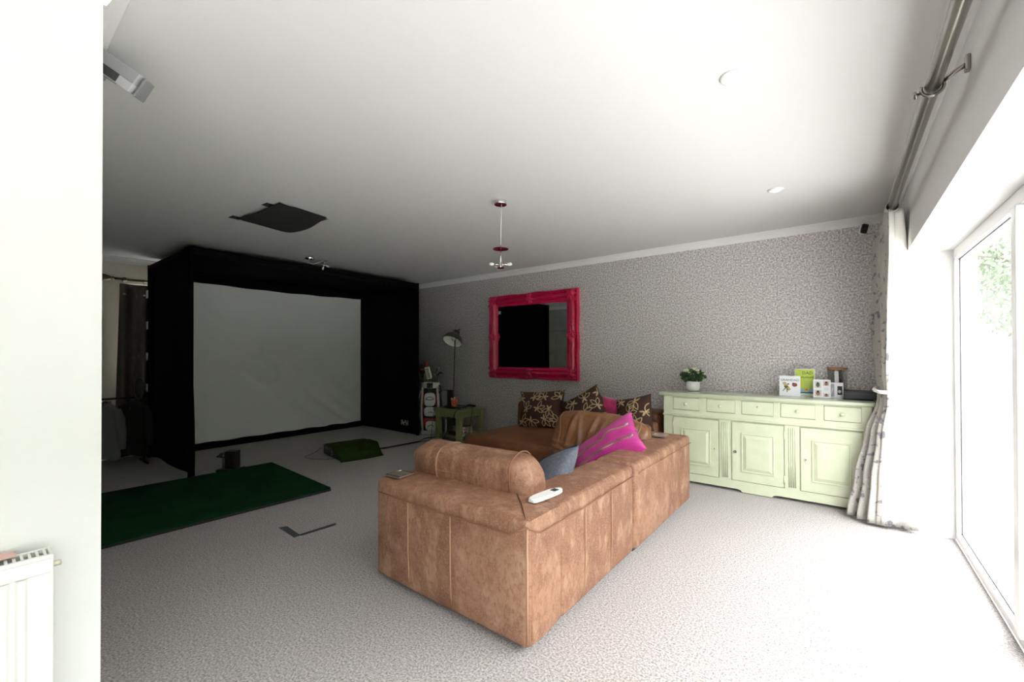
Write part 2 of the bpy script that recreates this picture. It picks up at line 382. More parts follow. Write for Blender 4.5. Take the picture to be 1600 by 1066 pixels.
def scr(u, v):
    y = EY0+.05+u*(EY1-EY0-.115); zt = 2.385-.03*math.sin(math.pi*u)+.004*math.sin(u*31); z = .105+v*(zt-.105)
    dy, dz = y-3.0, z-1.12
    d = .05*math.sin(math.pi*u)*math.sin(math.pi*v)                      # slack belly
    r = math.hypot(dy*1.1, dz); d -= .085*math.exp(-(r/.16)**2); d += .055*math.exp(-((r-.24)/.09)**2)*(1 if dz < .08 else .25)
    d += .045*math.exp(-(dy*dy)/.010)*math.exp(-((dz-.22)/.2)**2)
    if dz < .15: d -= .045*math.exp(-((dz+.20-.55*abs(dy))/.07)**2)*math.exp(-(dy/.45)**2)
    k = max(0, u-.42)*max(0, 1-v*1.6)*min(1, (1-u)*7)                                   # creases running down to the right corner
    d += .012*k*4*math.sin((dy*1.1+dz*1.5)*15+1.5*noise.noise(V((y, z, 2))))
    d *= min(1, (1-u)*12, u*12); d += .010*noise.noise(V((y*2.2, z*2.2, 5)))+.004*noise.noise(V((y*7, z*7, 1)))
    return V((SX-d*.9+.02, y, z+(.005*math.sin(u*40)*(1-v)**6)))
scr_m = mat('impact_screen', (.93, .925, .95), .85, bump=(220, .12))
bm = nb(); sheet(bm, scr, 110, 84); obj('impact_screen', bm, scr_m, e, True, label='white woven impact screen with a ball dent')
tabm = mat('white_velcro', (.8, .8, .82), .8)
for z in (2.154, 1.744, 1.334, .925, .516, .135):
    obj('velcro_tab', B(EX0-.035, EX0+.045, EY0-.034, EY0-.026, z-.055, z+.05, bev=.004), tabm, e, label='white hook and loop tab')
lgm = mat('logo_grey', (.22, .22, .24), .6)
bm = nb()   # small grey maker's mark low on the far side sheet
for i, (a, b, c, d2) in enumerate(((0, .018, 0, .09), (.025, .05, .02, .09), (.06, .085, .0, .06), (.095, .135, .045, .09), (.12, .15, 0, .05), (.165, .19, .01, .09))):
    box(bm, -5.97+a, -5.97+b, EY1-.064, EY1-.060, .15+c, .15+d2)
obj('maker_mark', bm, lgm, e, label='small grey printed mark')
# hitting mat
tf = mat('putting_turf', (.004, .045, .012), .95, var=(4, (.007, .062, .018), .4, .75), bump=(350, .8), Specular_IOR_Level=.1)
hm = thing('golf_mat', 'dark green rectangular hitting mat on the carpet', 'golf mat', (-4.8, 1.4, 0))
def quad_slab(pts, z0, z1):
    bm = nb(); prism(bm, pts, 'z', z0, z1); return bm
mp = [(-4.03, 2.27), (-5.55, 2.36), (-5.62, .62), (-4.10, .50)]
obj('rubber_base', quad_slab(mp, 0.001, .022), blackpl, hm)
cx, cy = sum(p[0] for p in mp)/4, sum(p[1] for p in mp)/4
obj('turf', quad_slab([(cx+(p[0]-cx)*.997, cy+(p[1]-cy)*.997) for p in mp], .022, .036), tf, hm)
# floor tape
tape = mat('grey_tape', (.055, .058, .065), .6, var=(30, (.08, .083, .09), .4, .7))
obj('floor_tape', quad_slab([(-3.503, 1.541), (-3.478, 1.592), (-3.228, 1.575), (-3.222, 1.527)], .001, .003), tape, label='short wide strip of grey tape stuck on the carpet', cat='tape')
obj('floor_tape', quad_slab([(-3.246, 1.5755), (-3.212, 1.5755), (-3.195, 1.84), (-3.225, 1.862), (-3.236, 1.85)], .001, .003), tape, label='longer thin strip of grey tape pointing to the sofa', cat='tape')
# launch monitor
lm = thing('launch_monitor', 'small black launch monitor unit standing behind the green mat', 'launch monitor', (-5.68, 1.93, 0), math.radians(40))
obj('housing', B(-.01, .11, -.05, .06, .03, .235, bev=.008), blackpl, lm, world=False)
obj('bracket', B(-.075, -.01, -.045, .045, .16, .215, bev=.01), darkgrey, lm, world=False)
obj('clamp', T([(-.075, -.03, .185), (-.10, -.03, .175), (-.11, .03, .17), (-.075, .03, .185)], .012, 8), blackpl, lm, True, world=False)
obj('column', LA([(0, .03), (.018, .03), (.018, .17), (0, .17)], 12, Matrix.Translation((-.045, 0, 0))), mat('pewter', (.25, .26, .28), .3, .8), lm, True, world=False)
obj('camera_lens', LA([(0, 0), (.012, 0), (.012, .01), (0, .012)], 12, Matrix.Translation((-.02, -.046, .19)) @ Matrix.Rotation(math.pi/2, 4, 'X')), chrome, lm, True, world=False)
obj('base_plate', B(-.10, .12, -.065, .075, 0.001, .03, bev=.006), blackpl, lm, world=False)
obj('cable_plug', T([(.12, .03, .02), (.16, .05, .03), (.18, .05, .01)], .012, 8), blackpl, lm, True, world=False)
# projector under a piece of turf
pj = thing('floor_projector', 'black floor projector covered with a flap of green turf', 'projector', (-5.2, 3.25, 0))
A_, B_ = V((-5.62, 3.06, 0)), V((-5.02, 2.96, 0)); pd = (B_-A_).normalized(); pn = V((-pd.y, pd.x, 0))
Mp = Matrix((pd, pn, V((0, 0, 1)))).transposed().to_4x4(); Mp.translation = A_
bm = nb(); prism(bm, [(0, .002), (.60, .002), (.36, .132), (0, .132)], 'y', 0, .48, M=Mp); obj('case', bm, blackpl, pj)
obj('lens', LA([(0, 0), (.038, 0), (.042, .012), (.03, .016), (.02, .008), (0, .012)], 20, Mp @ Matrix.Translation((.30, 0, .06)) @ Matrix.Rotation(math.pi/2, 4, 'X')), mat('lens_glass', (.35, .36, .4), .08, .6), pj, True)
bm = nb(); box(bm, .06, .16, -.004, .002, .09, .10, M=Mp); obj('badge', bm, lgm, pj)
def flap(u, v):
    x = .13+u*.53; y = -.02+v*.60
    t = max(0, (x-.34)/.32); z = .150*(1-min(1, t)**1.15)+.006
    z += .010*noise.noise(V((x*6, y*6, 0)))*(1-t)
    if v > .9: z -= .02*(1-t)
    return Mp @ V((x+.03*math.sin(v*3)*t, y+.03*math.sin(u*5)*(v > .5), max(.006, z)))
bm = nb(); sheet(bm, flap, 18, 16, .012); obj('turf_flap', bm, mat('olive_turf', (.022, .048, .006), .95, var=(9, (.035, .068, .012), .4, .7), bump=(300, .8), Specular_IOR_Level=.1), pj, True)
def cable(name, pts, r, label, m=blackpl, sub=6):
    P = [V(p) for p in pts]; out = []
    for i in range(len(P)-1):
        p0, p1, p2, p3 = P[max(i-1, 0)], P[i], P[i+1], P[min(i+2, len(P)-1)]
        for k in range(sub):
            t = k/sub; out.append(.5*((2*p1)+(p2-p0)*t+(2*p0-5*p1+4*p2-p3)*t*t+(3*p1-p0-3*p2+p3)*t**3))
    out.append(P[-1])
    return obj(name, T(out, r, 6), m, None, True, label=label, cat='cable')
cable('power_cable', [(-5.36, 3.56, .008), (-5.25, 3.70, .008), (-5.22, 3.97, .008), (-5.20, 4.36, .008), (-5.30, 4.6, .008), (-5.18, 4.85, .008)], .007, 'thicker black cable running from projector to side table')
cable('power_cable', [(-5.33, 3.58, .006), (-5.20, 3.72, .006), (-5.17, 3.98, .006), (-5.15, 4.36, .006), (-5.08, 4.62, .006), (-5.02, 4.9, .006)], .005, 'thinner black cable beside the one from the projector')
cable('loose_wire', [(-5.60, 3.03, .10), (-5.63, 2.93, .03), (-5.62, 2.80, .004), (-5.45, 2.80, .004), (-5.28, 2.90, .004), (-5.2, 2.97, .01)], .0035, 'thin wire looping on the carpet at projector corner')
# ================================================================== SOFA
def rbox(x0, x1, y0, y1, z0, z1, r=.035, seed=0, puff=.010, cuts=10):
    """upholstered block: bevelled box with a little puff and unevenness"""
    bm = B(x0, x1, y0, y1, z0, z1, bev=r, seg=4)
    es = [e_ for e_ in bm.edges if e_.calc_length() > .12]
    bmesh.ops.subdivide_edges(bm, edges=es, cuts=cuts, use_grid_fill=True)
    c = V(((x0+x1)/2, (y0+y1)/2, (z0+z1)/2)); hx, hy, hz = (x1-x0)/2, (y1-y0)/2, (z1-z0)/2
    bm.normal_update()
    for v in bm.verts:
        d = v.co-c; a, b, g = d.x/hx, d.y/hy, d.z/hz
        k = puff*(1-min(1, abs(a))**4 if abs(a) < .95 else .0 if False else 1)*1
        f = (1-a*a if abs(a) < .97 else 1)*(1-b*b if abs(b) < .97 else 1)*(1-g*g if abs(g) < .97 else 1)
        v.co += v.normal*(puff*f+.005*noise.noise(v.co*3.1+V((seed, 0, 0)))*(.3+f))
    return bm
def seam(parent, pts, r=.0035, m_=None):
    obj('seam', T(pts, r, 6), m_ or stitch, parent, True)
SXo = -1.114; SA = thing('sofa_unit', 'near tan leather sofa unit with stitched panels and remote on top', 'sofa', (-1.65, 2.1, 0), group='leather corner sofa units')
y0 = 1.55; x0 = -2.24; ZT = .608
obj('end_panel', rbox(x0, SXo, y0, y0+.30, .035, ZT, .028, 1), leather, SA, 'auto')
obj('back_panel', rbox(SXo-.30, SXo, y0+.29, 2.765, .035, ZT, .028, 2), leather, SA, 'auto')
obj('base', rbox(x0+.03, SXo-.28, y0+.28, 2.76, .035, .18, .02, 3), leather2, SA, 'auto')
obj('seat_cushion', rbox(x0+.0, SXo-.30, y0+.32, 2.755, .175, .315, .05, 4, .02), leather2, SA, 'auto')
zs = .535
seam(SA, [(x0+.008, y0+.008, zs), (x0+.04, y0-.006, zs), (x0+.3, y0-.013, zs), (-1.6, y0-.014, zs), (SXo-.10, y0-.011, zs), (SXo-.05, y0-.006, zs+.025), (SXo-.006, y0+.006, zs+.045)], .004, stitchd)
seam(SA, [(SXo-.006, y0+.006, zs+.045), (SXo+.006, y0+.05, zs+.02), (SXo+.011, y0+.10, zs), (SXo+.014, 2.1, zs), (SXo+.010, 2.74, zs+.01)], .004, stitchd)
seam(SA, [(SXo-.012, y0+.012, ZT-.02), (SXo-.03, y0+.03, ZT+.001), (SXo-.15, y0+.16, ZT+.012), (SXo-.27, y0+.28, ZT+.004)], .004, stitchd)
seam(SA, [(SXo-.008, y0+.008, .06), (SXo-.007, y0+.007, .25), (SXo-.007, y0+.007, zs+.04)], .005)
seam(SA, [(SXo+.0005, y0+.030, .07), (SXo+.002, y0+.030, .25), (SXo+.001, y0+.030, zs+.025)], .0025, stitchd)
for x in (-1.925, -1.590): seam(SA, [(x, y0+.001, .068), (x, y0-.006, .12), (x, y0-.0125, .25), (x, y0-.0135, zs)], .0036)
for yv in (2.07, 2.40): seam(SA, [(SXo-.001, yv, .068), (SXo+.006, yv, .12), (SXo+.012, yv, .25), (SXo+.0125, yv, zs)], .0028)
for x, y in ((x0+.1, y0+.1), (SXo-.1, y0+.1), (x0+.1, 2.66), (SXo-.1, 2.66)): obj('foot', B(x-.03, x+.03, y-.03, y+.03, 0, .04), blackpl, SA)
XB = -1.100; ZB = .618
SB = thing('sofa_unit', 'second tan leather sofa unit with a higher arm beside the sideboard', 'sofa', (-1.65, 3.4, 0), group='leather corner sofa units')
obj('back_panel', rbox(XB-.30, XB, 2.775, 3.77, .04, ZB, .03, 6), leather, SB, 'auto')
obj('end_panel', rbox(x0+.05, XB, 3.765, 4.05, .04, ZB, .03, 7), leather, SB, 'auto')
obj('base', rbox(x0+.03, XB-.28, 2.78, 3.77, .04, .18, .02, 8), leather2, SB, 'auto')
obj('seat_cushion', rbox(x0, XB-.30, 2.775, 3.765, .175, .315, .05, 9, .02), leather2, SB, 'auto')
seam(SB, [(XB+.012, 2.80, zs+.02), (XB+.014, 3.3, zs+.02), (XB+.012, 4.03, zs+.02)], .003, leather)
seam(SB, [(XB-.30, 3.76, ZB+.008), (XB-.16, 3.90, ZB+.012), (XB-.02, 4.03, ZB-.012)], .004, stitchd)
for x, y in ((x0+.15, 3.95), (XB-.1, 3.95), (x0+.1, 2.87), (XB-.08, 2.87)): obj('foot', B(x-.03, x+.03, y-.03, y+.03, 0, .045), blackpl, SB)
SC = thing('sofa_unit', 'dark brown leather chaise unit against the grey wall', 'sofa', (-2.5, 4.5, 0), group='leather corner sofa units')
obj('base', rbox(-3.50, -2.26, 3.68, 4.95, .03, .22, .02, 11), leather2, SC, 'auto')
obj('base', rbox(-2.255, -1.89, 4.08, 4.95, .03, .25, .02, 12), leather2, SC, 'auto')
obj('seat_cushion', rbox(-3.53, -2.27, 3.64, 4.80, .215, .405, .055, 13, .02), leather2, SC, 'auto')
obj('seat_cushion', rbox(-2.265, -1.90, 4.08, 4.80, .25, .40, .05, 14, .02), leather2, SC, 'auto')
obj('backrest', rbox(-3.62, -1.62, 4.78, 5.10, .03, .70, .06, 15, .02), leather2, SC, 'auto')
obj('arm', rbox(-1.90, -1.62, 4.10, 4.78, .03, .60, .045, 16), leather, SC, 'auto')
for x, y in ((-3.4, 3.8), (-2.4, 3.8), (-3.4, 4.9), (-1.75, 4.9)): obj('foot', B(x-.03, x+.03, y-.03, y+.03, 0, .035), blackpl, SC)
# the leather back cushions
def lump(q, nd):
    # pinched creases falling from the top edge, slack folds gathering near the seat
    k = abs(nd.y)**2; h = (q.z+.26)/.52; x = q.x
    ridge = 0
    for c, w_, tilt, a in ((-.26, .022, .10, .020), (-.17, .018, -.05, .012), (-.05, .020, .12, .022), (.03, .016, .16, .012), (.12, .022, .20, .016), (.22, .018, .22, .012), (.31, .02, .2, .012)):
        ridge += a*math.exp(-((x-c-tilt*(h-.6))/w_)**2)*math.exp(-((h-.55)/.30)**2)
    fold = 0
    for hz, a in ((.10, .020), (.20, .016), (.29, .010)):
        fold += a*math.sin(0)+a*math.exp(-((h-hz-.10*(x+.1)**2*4)/.035)**2)
    f = 1.9*ridge-.012+1.5*fold*(1 if x < .2 else .5)+.012*noise.noise(V((q.x*6, 0, q.z*4)))
    return q+nd*f*k
Mc = Matrix.Translation((-1.80, 3.645, .55)) @ Matrix.Rotation(math.radians(3), 4, 'Y') @ Matrix.Rotation(math.radians(-13), 4, 'X')
big = thing('back_cushion', 'large creased brown leather back cushion leaning on the far arm', 'cushion', mtx=Matrix.Translation((-1.8, 3.62, .40)))
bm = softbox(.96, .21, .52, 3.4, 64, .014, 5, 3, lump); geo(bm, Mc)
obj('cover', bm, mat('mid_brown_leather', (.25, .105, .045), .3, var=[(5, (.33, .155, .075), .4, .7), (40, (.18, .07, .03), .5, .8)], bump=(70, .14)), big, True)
for s in (-1, 1):
    pts = []
    for k in range(36):
        a = 2*math.pi*k/36; c_, s_ = math.cos(a), math.sin(a); kk = (abs(c_)**3.4+abs(s_)**3.4+abs(.43/.48)**3.4)**(-1/3.4)
        pts.append(Mc @ V((s*.43*kk*1.0, c_*kk*.105, s_*kk*.26)))
    bm = T(pts, .0045, 6, closed=True); obj('piping', bm, stitch, big, True)
Mb = Matrix.Translation((-1.79, 1.945, .553)) @ Matrix.Rotation(math.radians(-1.5), 4, 'Y') @ Matrix.Rotation(math.radians(12), 4, 'X')
bol = thing('back_cushion', 'faded tan leather cushion with piping lying along the near arm', 'cushion', mtx=Matrix.Translation((-1.75, 1.93, .40)))
def lump2(q, nd):
    e_ = min(1, max(0, (abs(q.x)-.28)/.2))
    return q+nd*(.016*noise.noise(V((q.x*5, q.y*5, q.z*3)))+.012*e_*noise.noise(V((q.x*9, q.y*18, q.z*16))))-V((0, 0, .02*math.cos(q.x*7)*(nd.z > .3)))
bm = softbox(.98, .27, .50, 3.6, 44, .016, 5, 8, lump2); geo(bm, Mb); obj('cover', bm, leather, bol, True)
for xx in (-.17, .375):
    pts = []
    for k in range(40):
        a = 2*math.pi*k/40; c, s = math.cos(a), math.sin(a); p = 3.6
        kk = (abs(c)**p+abs(s)**p+abs(xx/.49)**p)**(-1/p)
        q = V((xx, c*kk*.135, s*kk*.25)); q = lump2(q, V((0, c, s)))
        pts.append(Mb @ (q+V((0, c, s))*.004))
    obj('piping', T(pts, .0045, 6, closed=True), stitch if xx < 0 else stitchd, bol, True)
# throw cushions
def cushion(label, M, w, h, t, mt, seed, group=None, name='throw_cushion'):
    root = thing(name, label, 'cushion', mtx=M, group=group)
    obj('cover', pillow(w, h, t, 22, seed), mt, root, True, world=False); return root
def leaves(root, w, h, t, seed, m_):
    rnd = random.Random(seed); bm = nb()
    def S_(u, v): 
        u = max(-.97, min(.97, u)); v = max(-.97, min(.97, v))
        return pil_pt(u, v, w, h, t, 1, seed)+V((0, 0, .0025))
    def petal(cu, cv, ang, ln, wd, solid):
        n = 12; out = []; inn = []
        for k in range(n*2):
            s = k/n if k <= n else (2*n-k)/n; sd = 1 if k <= n else -1
            a = s*ln; b = sd*wd*math.sin(math.pi*s)**.8
            def P_(a, b): return S_(cu+(a*math.cos(ang)-b*math.sin(ang))/(w/2), cv+(a*math.sin(ang)+b*math.cos(ang))/(h/2))
            out.append(bm.verts.new(P_(a, b))); inn.append(bm.verts.new(P_(ln*.5+(a-ln*.5)*(.0 if solid else .74), b*(.02 if solid else .62))))
        for k in range(2*n): 
            k2 = (k+1) % (2*n); bm.faces.new((out[k], out[k2], inn[k2], inn[k]))
    for gx in range(-3, 4):
        for gy in range(-3, 4):
            cu = gx*.36/w+rnd.uniform(-.06, .06)+(.3 if gy % 2 else 0); cv = gy*.30/h+rnd.uniform(-.05, .05)
            if abs(cu) > .96 or abs(cv) > .96: continue
            a0 = rnd.uniform(0, 6.28)
            for k, (da, l) in enumerate(((0, .115), (.85, .12), (-.9, .10), (2.7, .065), (3.8, .06))):
                petal(cu, cv, a0+da, l, (.026 if k < 3 else .011), k >= 3)
    obj('leaf_motif', bm, m_, root, True, world=False, label='beige woven leaf outlines', kind='stuff')
brown = mat('brown_weave', (.060, .024, .017), .85, bump=(250, .3)); beige = mat('beige_thread', (.56, .41, .24), .8, bump=(300, .3))
gp = 'brown leaf patterned throw cushions'
for i, (lab, loc, zd, yd, w_, h_) in enumerate((
    ('brown leaf patterned cushion standing leftmost on the chaise', (-3.08, 4.60, .635), (.12, -1, .28), (-.08, 0, 1), .64, .50),
    ('tilted brown leaf patterned cushion in the middle of the chaise', (-2.42, 4.58, .655), (.22, -1, .30), (-.52, 0, .85), .52, .50),
    ('brown leaf patterned cushion at the sideboard end of the sofa', (-1.84, 4.60, .665), (-.12, -1, .35), (-.22, 0, .95), .43, .44))):
    c = cushion(lab, frame_at(loc, zd, yd), w_, h_, .23, brown, i*3+1, gp); leaves(c, w_, h_, .23, i*3+1, beige)
cushion('crushed magenta velvet cushion between two brown patterned ones', frame_at((-2.13, 4.66, .63), (.05, -1, .3), (.12, 0, 1)), .44, .44, .18,
    mat('magenta_velvet', (.36, .004, .085), .45, var=(14, (.62, .012, .17), .42, .66), bump=(24, .5), Sheen_Weight=.6), 5)
dn = cushion('grey blue denim cushion propped beside the tan cushion', frame_at((-1.535, 2.37, .515), (-.55, -.62, .60), (-.28, .30, .85)), .46, .46, .17, mat('denim', (.135, .150, .195), .9, var=(60, (.20, .21, .25), .45, .7), bump=(420, .35)), 9)
bm = nb()
for k in range(46):
    u = -.95+1.9*k/45
    for sv in (1,):
        p = pil_pt(u, .985*sv, .46, .46, .17, 1, 9); tube(bm, [p+V((-.006, -.010, .004)), p+V((0, .006, .007)), p+V((.006, -.008, .004))], .0035, 5)
obj('braid_trim', bm, mat('navy_braid', (.05, .055, .08), .9), dn, True, world=False)
pk = thing('throw_cushion', 'bright pink ribbed knit cushion with two brass zips', 'cushion', mtx=frame_at((-1.53, 3.22, .570), (-.30, -.78, .55), (.78, .12, .60)))
pkm = mat('pink_knit', (.66, .022, .31), .85, bump=(60, .9, (6, .3, 1)), Sheen_Weight=.3)
def pkp(u, v, side):
    q = pil_pt(u, v, .41, .66, .18, side, 12)
    if side > 0: q.z += .018*math.exp(-((u-.45)/.12)**2)-.015*math.exp(-((u-.05)/.1)**2)+.010*noise.noise(V((u*3, v*4, 2)))
    return q
bm = nb()
for sd in (1, -1): sheet(bm, lambda a, b: pkp(2*a-1, 2*b-1, sd), 26, 30)
bmesh.ops.remove_doubles(bm, verts=bm.verts, dist=.0008); obj('cover', bm, pkm, pk, True, world=False)
zipm = mat('brass_zip', (.55, .42, .24), .4, .7)
for uu in (-.28, .33):
    pts = [pkp(uu+.05*math.sin(k*.6), -.85+1.7*k/24, 1)+V((0, 0, .003)) for k in range(25)]
    obj('zip', T(pts, .006, 6), zipm, pk, True, world=False)
    obj('zip_pull', softbox(.016, .035, .01, 3, 3, 0).copy() if False else (lambda b_: (geo(b_, Matrix.Translation(pts[-1]+V((0, .01, .006)))), b_)[1])(softbox(.018, .04, .012, 3, 3, 0)), mat('pale_metal', (.75, .72, .66), .3, .8), pk, True, world=False)
# coasters and remote on the sofa
silver = mat('worn_silver', (.62, .56, .48), .3, .85)
for lab, (x, y), rz in (('square metal coaster on the near sofa arm end', (-2.15, 1.655), .1), ('square metal coaster on the far sofa arm', (-1.285, 3.80), .05)):
    z = (ZT if y < 3 else ZB)+.010
    root = thing('coaster', lab, 'coaster', (x, y, z), rz, 'metal coasters on the sofa arms')
    obj('plate', B(-.06, .06, -.06, .06, 0, .008, bev=.003), silver, root, world=False)
    bm = nb()
    for a in ((-.058, .058, -.058, -.052), (-.058, .058, .052, .058), (-.058, -.052, -.052, .052), (.052, .058, -.052, .052)): box(bm, *a, .008, .0115)
    obj('raised_rim', bm, chrome, root, world=False)
rm = thing('remote_control', 'white handheld remote with small grey display on sofa corner', 'remote control', (-1.222, 1.872, ZT+.010), math.radians(-6))
whp = mat('white_plastic', (.88, .88, .87), .35)
bm = nb(); pts = []
for k in range(24):
    a = 2*math.pi*k/24; c, s = math.cos(a), math.sin(a); p = 5 if s < 0 else 2.6
    kk = (abs(c)**p+abs(s)**p)**(-1/p); pts.append((c*kk*.030, s*kk*.125))
prism(bm, pts, 'z', 0, .018); bmesh.ops.bevel(bm, geom=[e_ for e_ in bm.edges if abs(e_.verts[0].co.z-e_.verts[1].co.z) < 1e-5 and e_.verts[0].co.z > .01], offset=.005, segments=2, affect='EDGES')
obj('body', bm, whp, rm, 'auto', world=False); obj('display', B(-.016, .016, .045, .085, .0175, .0195), mat('lcd_grey', (.06, .065, .055), .3), rm, world=False)
# ================================================================== MIRROR
pink = mat('magenta_lacquer', (.58, .008, .075), .32, var=(18, (.48, .005, .055), .45, .7), bump=(30, .12), Coat_Weight=.3)
mr = thing('wall_mirror', 'large mirror in ornate hot pink baroque frame on grey wall', 'mirror', (-3.655, YB, .98))
mx0, mx1, mz0, mz1, fw = -4.455, -2.86, .978, 2.262, .195
bm = nb(); box(bm, mx0-mx1+fw*2-.02+(mx1-mx0)/2-fw, (mx1-mx0)/2-fw+.02, -.006, .006, mz0+fw-.02, mz1-fw+.02, M=Matrix.Translation(((mx0+mx1)/2, YB-.020, 0)) @ Matrix.Rotation(math.radians(.55), 4, 'Z'))
obj('mirror_glass', bm, mat('mirror_silver', (.88, .90, .90), .015, 1), mr, label='silvered mirror glass')
prof = [(0, .0), (0, .034), (.010, .056), (.022, .056), (.034, .050), (.040, .034), (.050, .028), (.062, .046), (.078, .060), (.094, .062), (.106, .048), (.118, .030), (.130, .024), (.142, .036), (.150, .030), (.165, .024), (.195, .018), (.195, .0)]
def side(c0, c1, i0, i1, wav=0):
    bm = nb(); n = 40; rows = []
    for k in range(n+1):
        s = k/n; row = []
        for t, hgt in prof:
            f = t/fw; o = V(c0).lerp(V(c1), s); i_ = V(i0).lerp(V(i1), s); p = o.lerp(i_, f)
            if .2 < f < .62 and wav: hgt += .006*math.sin(s*math.pi*10)*math.sin((f-.2)/.42*math.pi)
            if f < .12 and wav:
                a = (o-i_).normalized(); p += a*.006*math.sin(s*math.pi*6)*(1 if f < .1 else .5)*math.sin(math.pi*s)
            row.append(bm.verts.new((p.x, YB-hgt-.0005, p.y)))
        rows.append(row)
    for a, b in zip(rows, rows[1:]):
        for j in range(len(prof)-1): bm.faces.new((a[j], a[j+1], b[j+1], b[j]))
    bm.faces.new(rows[0]); bm.faces.new(rows[-1][::-1]); return bm
oc = [(mx0, mz0, 0), (mx1, mz0, 0), (mx1, mz1, 0), (mx0, mz1, 0)]
ic = [(mx0+fw, mz0+fw, 0), (mx1-fw, mz0+fw, 0), (mx1-fw, mz1-fw, 0), (mx0+fw, mz1-fw, 0)]
for k in range(4): obj('frame_rail', side(oc[k], oc[(k+1) % 4], ic[k], ic[(k+1) % 4], 1), pink, mr, 'auto')
def orn(cx_, cz_, ang, big_):
    bm = nb()
    spec = [(0, .0, .030)]+[(a, .042, .020) for a in (-1.2, -.6, 0, .6, 1.2)]+[(a, .072, .014) for a in (-1.35, 1.35)]+([(a, .105, .012) for a in (-1.45, 1.45)] if big_ else [])+[(a+math.pi, .034, .015) for a in (-.7, 0, .7)]
    for a, r, s in spec:
        b_ = softbox(s*2.6 if r else s*2, s*1.4 if r else s*2, s*1.5, 2, 3, 0)
        M_ = Matrix.Translation((cx_, YB-.074, cz_)) @ Matrix.Rotation(math.pi/2, 4, 'X') @ Matrix.Rotation(ang+a, 4, 'Z') @ Matrix.Translation((r*1.25, 0, .008)) @ Matrix.Scale(1.45, 4)
        geo(b_, M_); me = bpy.data.meshes.new('tmp'); b_.to_mesh(me); b_.free(); bm.from_mesh(me); bpy.data.meshes.remove(me)
    return bm
q = .078
for (cx_, cz_, a, b_) in ((mx0+q, mz0+q, .785, 0), (mx1-q, mz0+q, 2.356, 0), (mx1-q, mz1-q, -2.356, 0), (mx0+q, mz1-q, -.785, 0),
    ((mx0+mx1)/2, mz1-q, -math.pi/2, 1), ((mx0+mx1)/2, mz0+q, math.pi/2, 1), (mx0+q, (mz0+mz1)/2, 0, 1), (mx1-q, (mz0+mz1)/2, math.pi, 1)):
    obj('carved_ornament', orn(cx_, cz_, a, b_), pink, mr, True)
bm = nb(); st_ = .024
for (a, b_) in (((mx0+.142, mz0+.142), (mx1-.142, mz0+.142)), ((mx1-.142, mz0+.142), (mx1-.142, mz1-.142)), ((mx1-.142, mz1-.142), (mx0+.142, mz1-.142)), ((mx0+.142, mz1-.142), (mx0+.142, mz0+.142))):
    L_ = math.hypot(b_[0]-a[0], b_[1]-a[1]); n = int(L_/st_)
    for k in range(n):
        s = k/n; bmesh.ops.create_icosphere(bm, subdivisions=1, radius=.008, matrix=Matrix.Translation((a[0]+(b_[0]-a[0])*s, YB-.036, a[1]+(b_[1]-a[1])*s)))
obj('bead_row', bm, pink, mr, True)
# ================================================================== SIDEBOARD
sd = thing('sideboard', 'long pale green painted sideboard with three panelled doors', 'sideboard', (-.67, 4.9, 0))
YF = 4.67; YBk = 5.205; gap = mat('joint_dark', (.10, .12, .07), .8)
obj('top', B(-1.585, .215, YF-.03, YBk, .905, .942, bev=.012, seg=3), mat('sage_gloss_top', (.52, .58, .42), .18, var=(9, (.56, .62, .46), .4, .7), Coat_Weight=.6), sd, 'auto')
bm = nb(); box(bm, -1.535, .185, YF+.012, YBk, .03, .905); obj('carcass', bm, green, sd)
obj('frieze_rail', B(-1.535, .185, YF-.004, YF+.012, .895, .905), green, sd); obj('frieze_rail', B(-1.535, .185, YF-.004, YF+.012, .715, .762), green, sd)
obj('waist_moulding', B(-1.545, .195, YF-.016, YF+.012, .697, .716, bev=.007, seg=3), green, sd, 'auto')
obj('plinth_rail', B(-1.535, .185, YF-.004, YF+.012, .03, .110), green, sd)
bm = nb(); prism(bm, [(-.84, .031), (-.80, .024), (-.785, .006), (-.535, .006), (-.52, .024), (-.48, .031)], 'y', YF-.005, YF+.010); obj('apron', bm, green, sd)
for x0_, x1_ in ((-1.50, -1.38), (.03, .15)): obj('foot', B(x0_, x1_, YF+.02, YF+.12, 0, .03), green, sd)
for x0_, x1_ in ((-1.50, -1.38), (.03, .15)): obj('foot', B(x0_, x1_, YBk-.12, YBk-.02, 0, .03), green, sd)
stiles = ((-1.535, -1.436), (-1.176, -1.104), (-.842, -.785), (-.518, -.462), (-.198, -.137), (.122, .185))
for a, b_ in stiles: obj('frieze_stile', B(a, b_, YF-.004, YF+.012, .762, .895), green, sd)
knobp = [(0, 0), (.006, 0), (.006, .012), (.014, .016), (.017, .024), (.012, .031), (0, .034)]
def knob(par, x, z): obj('knob', LA(knobp, 16, Matrix.Translation((x, YF-.008, z)) @ Matrix.Rotation(math.pi/2, 4, 'X')), green, par, True)
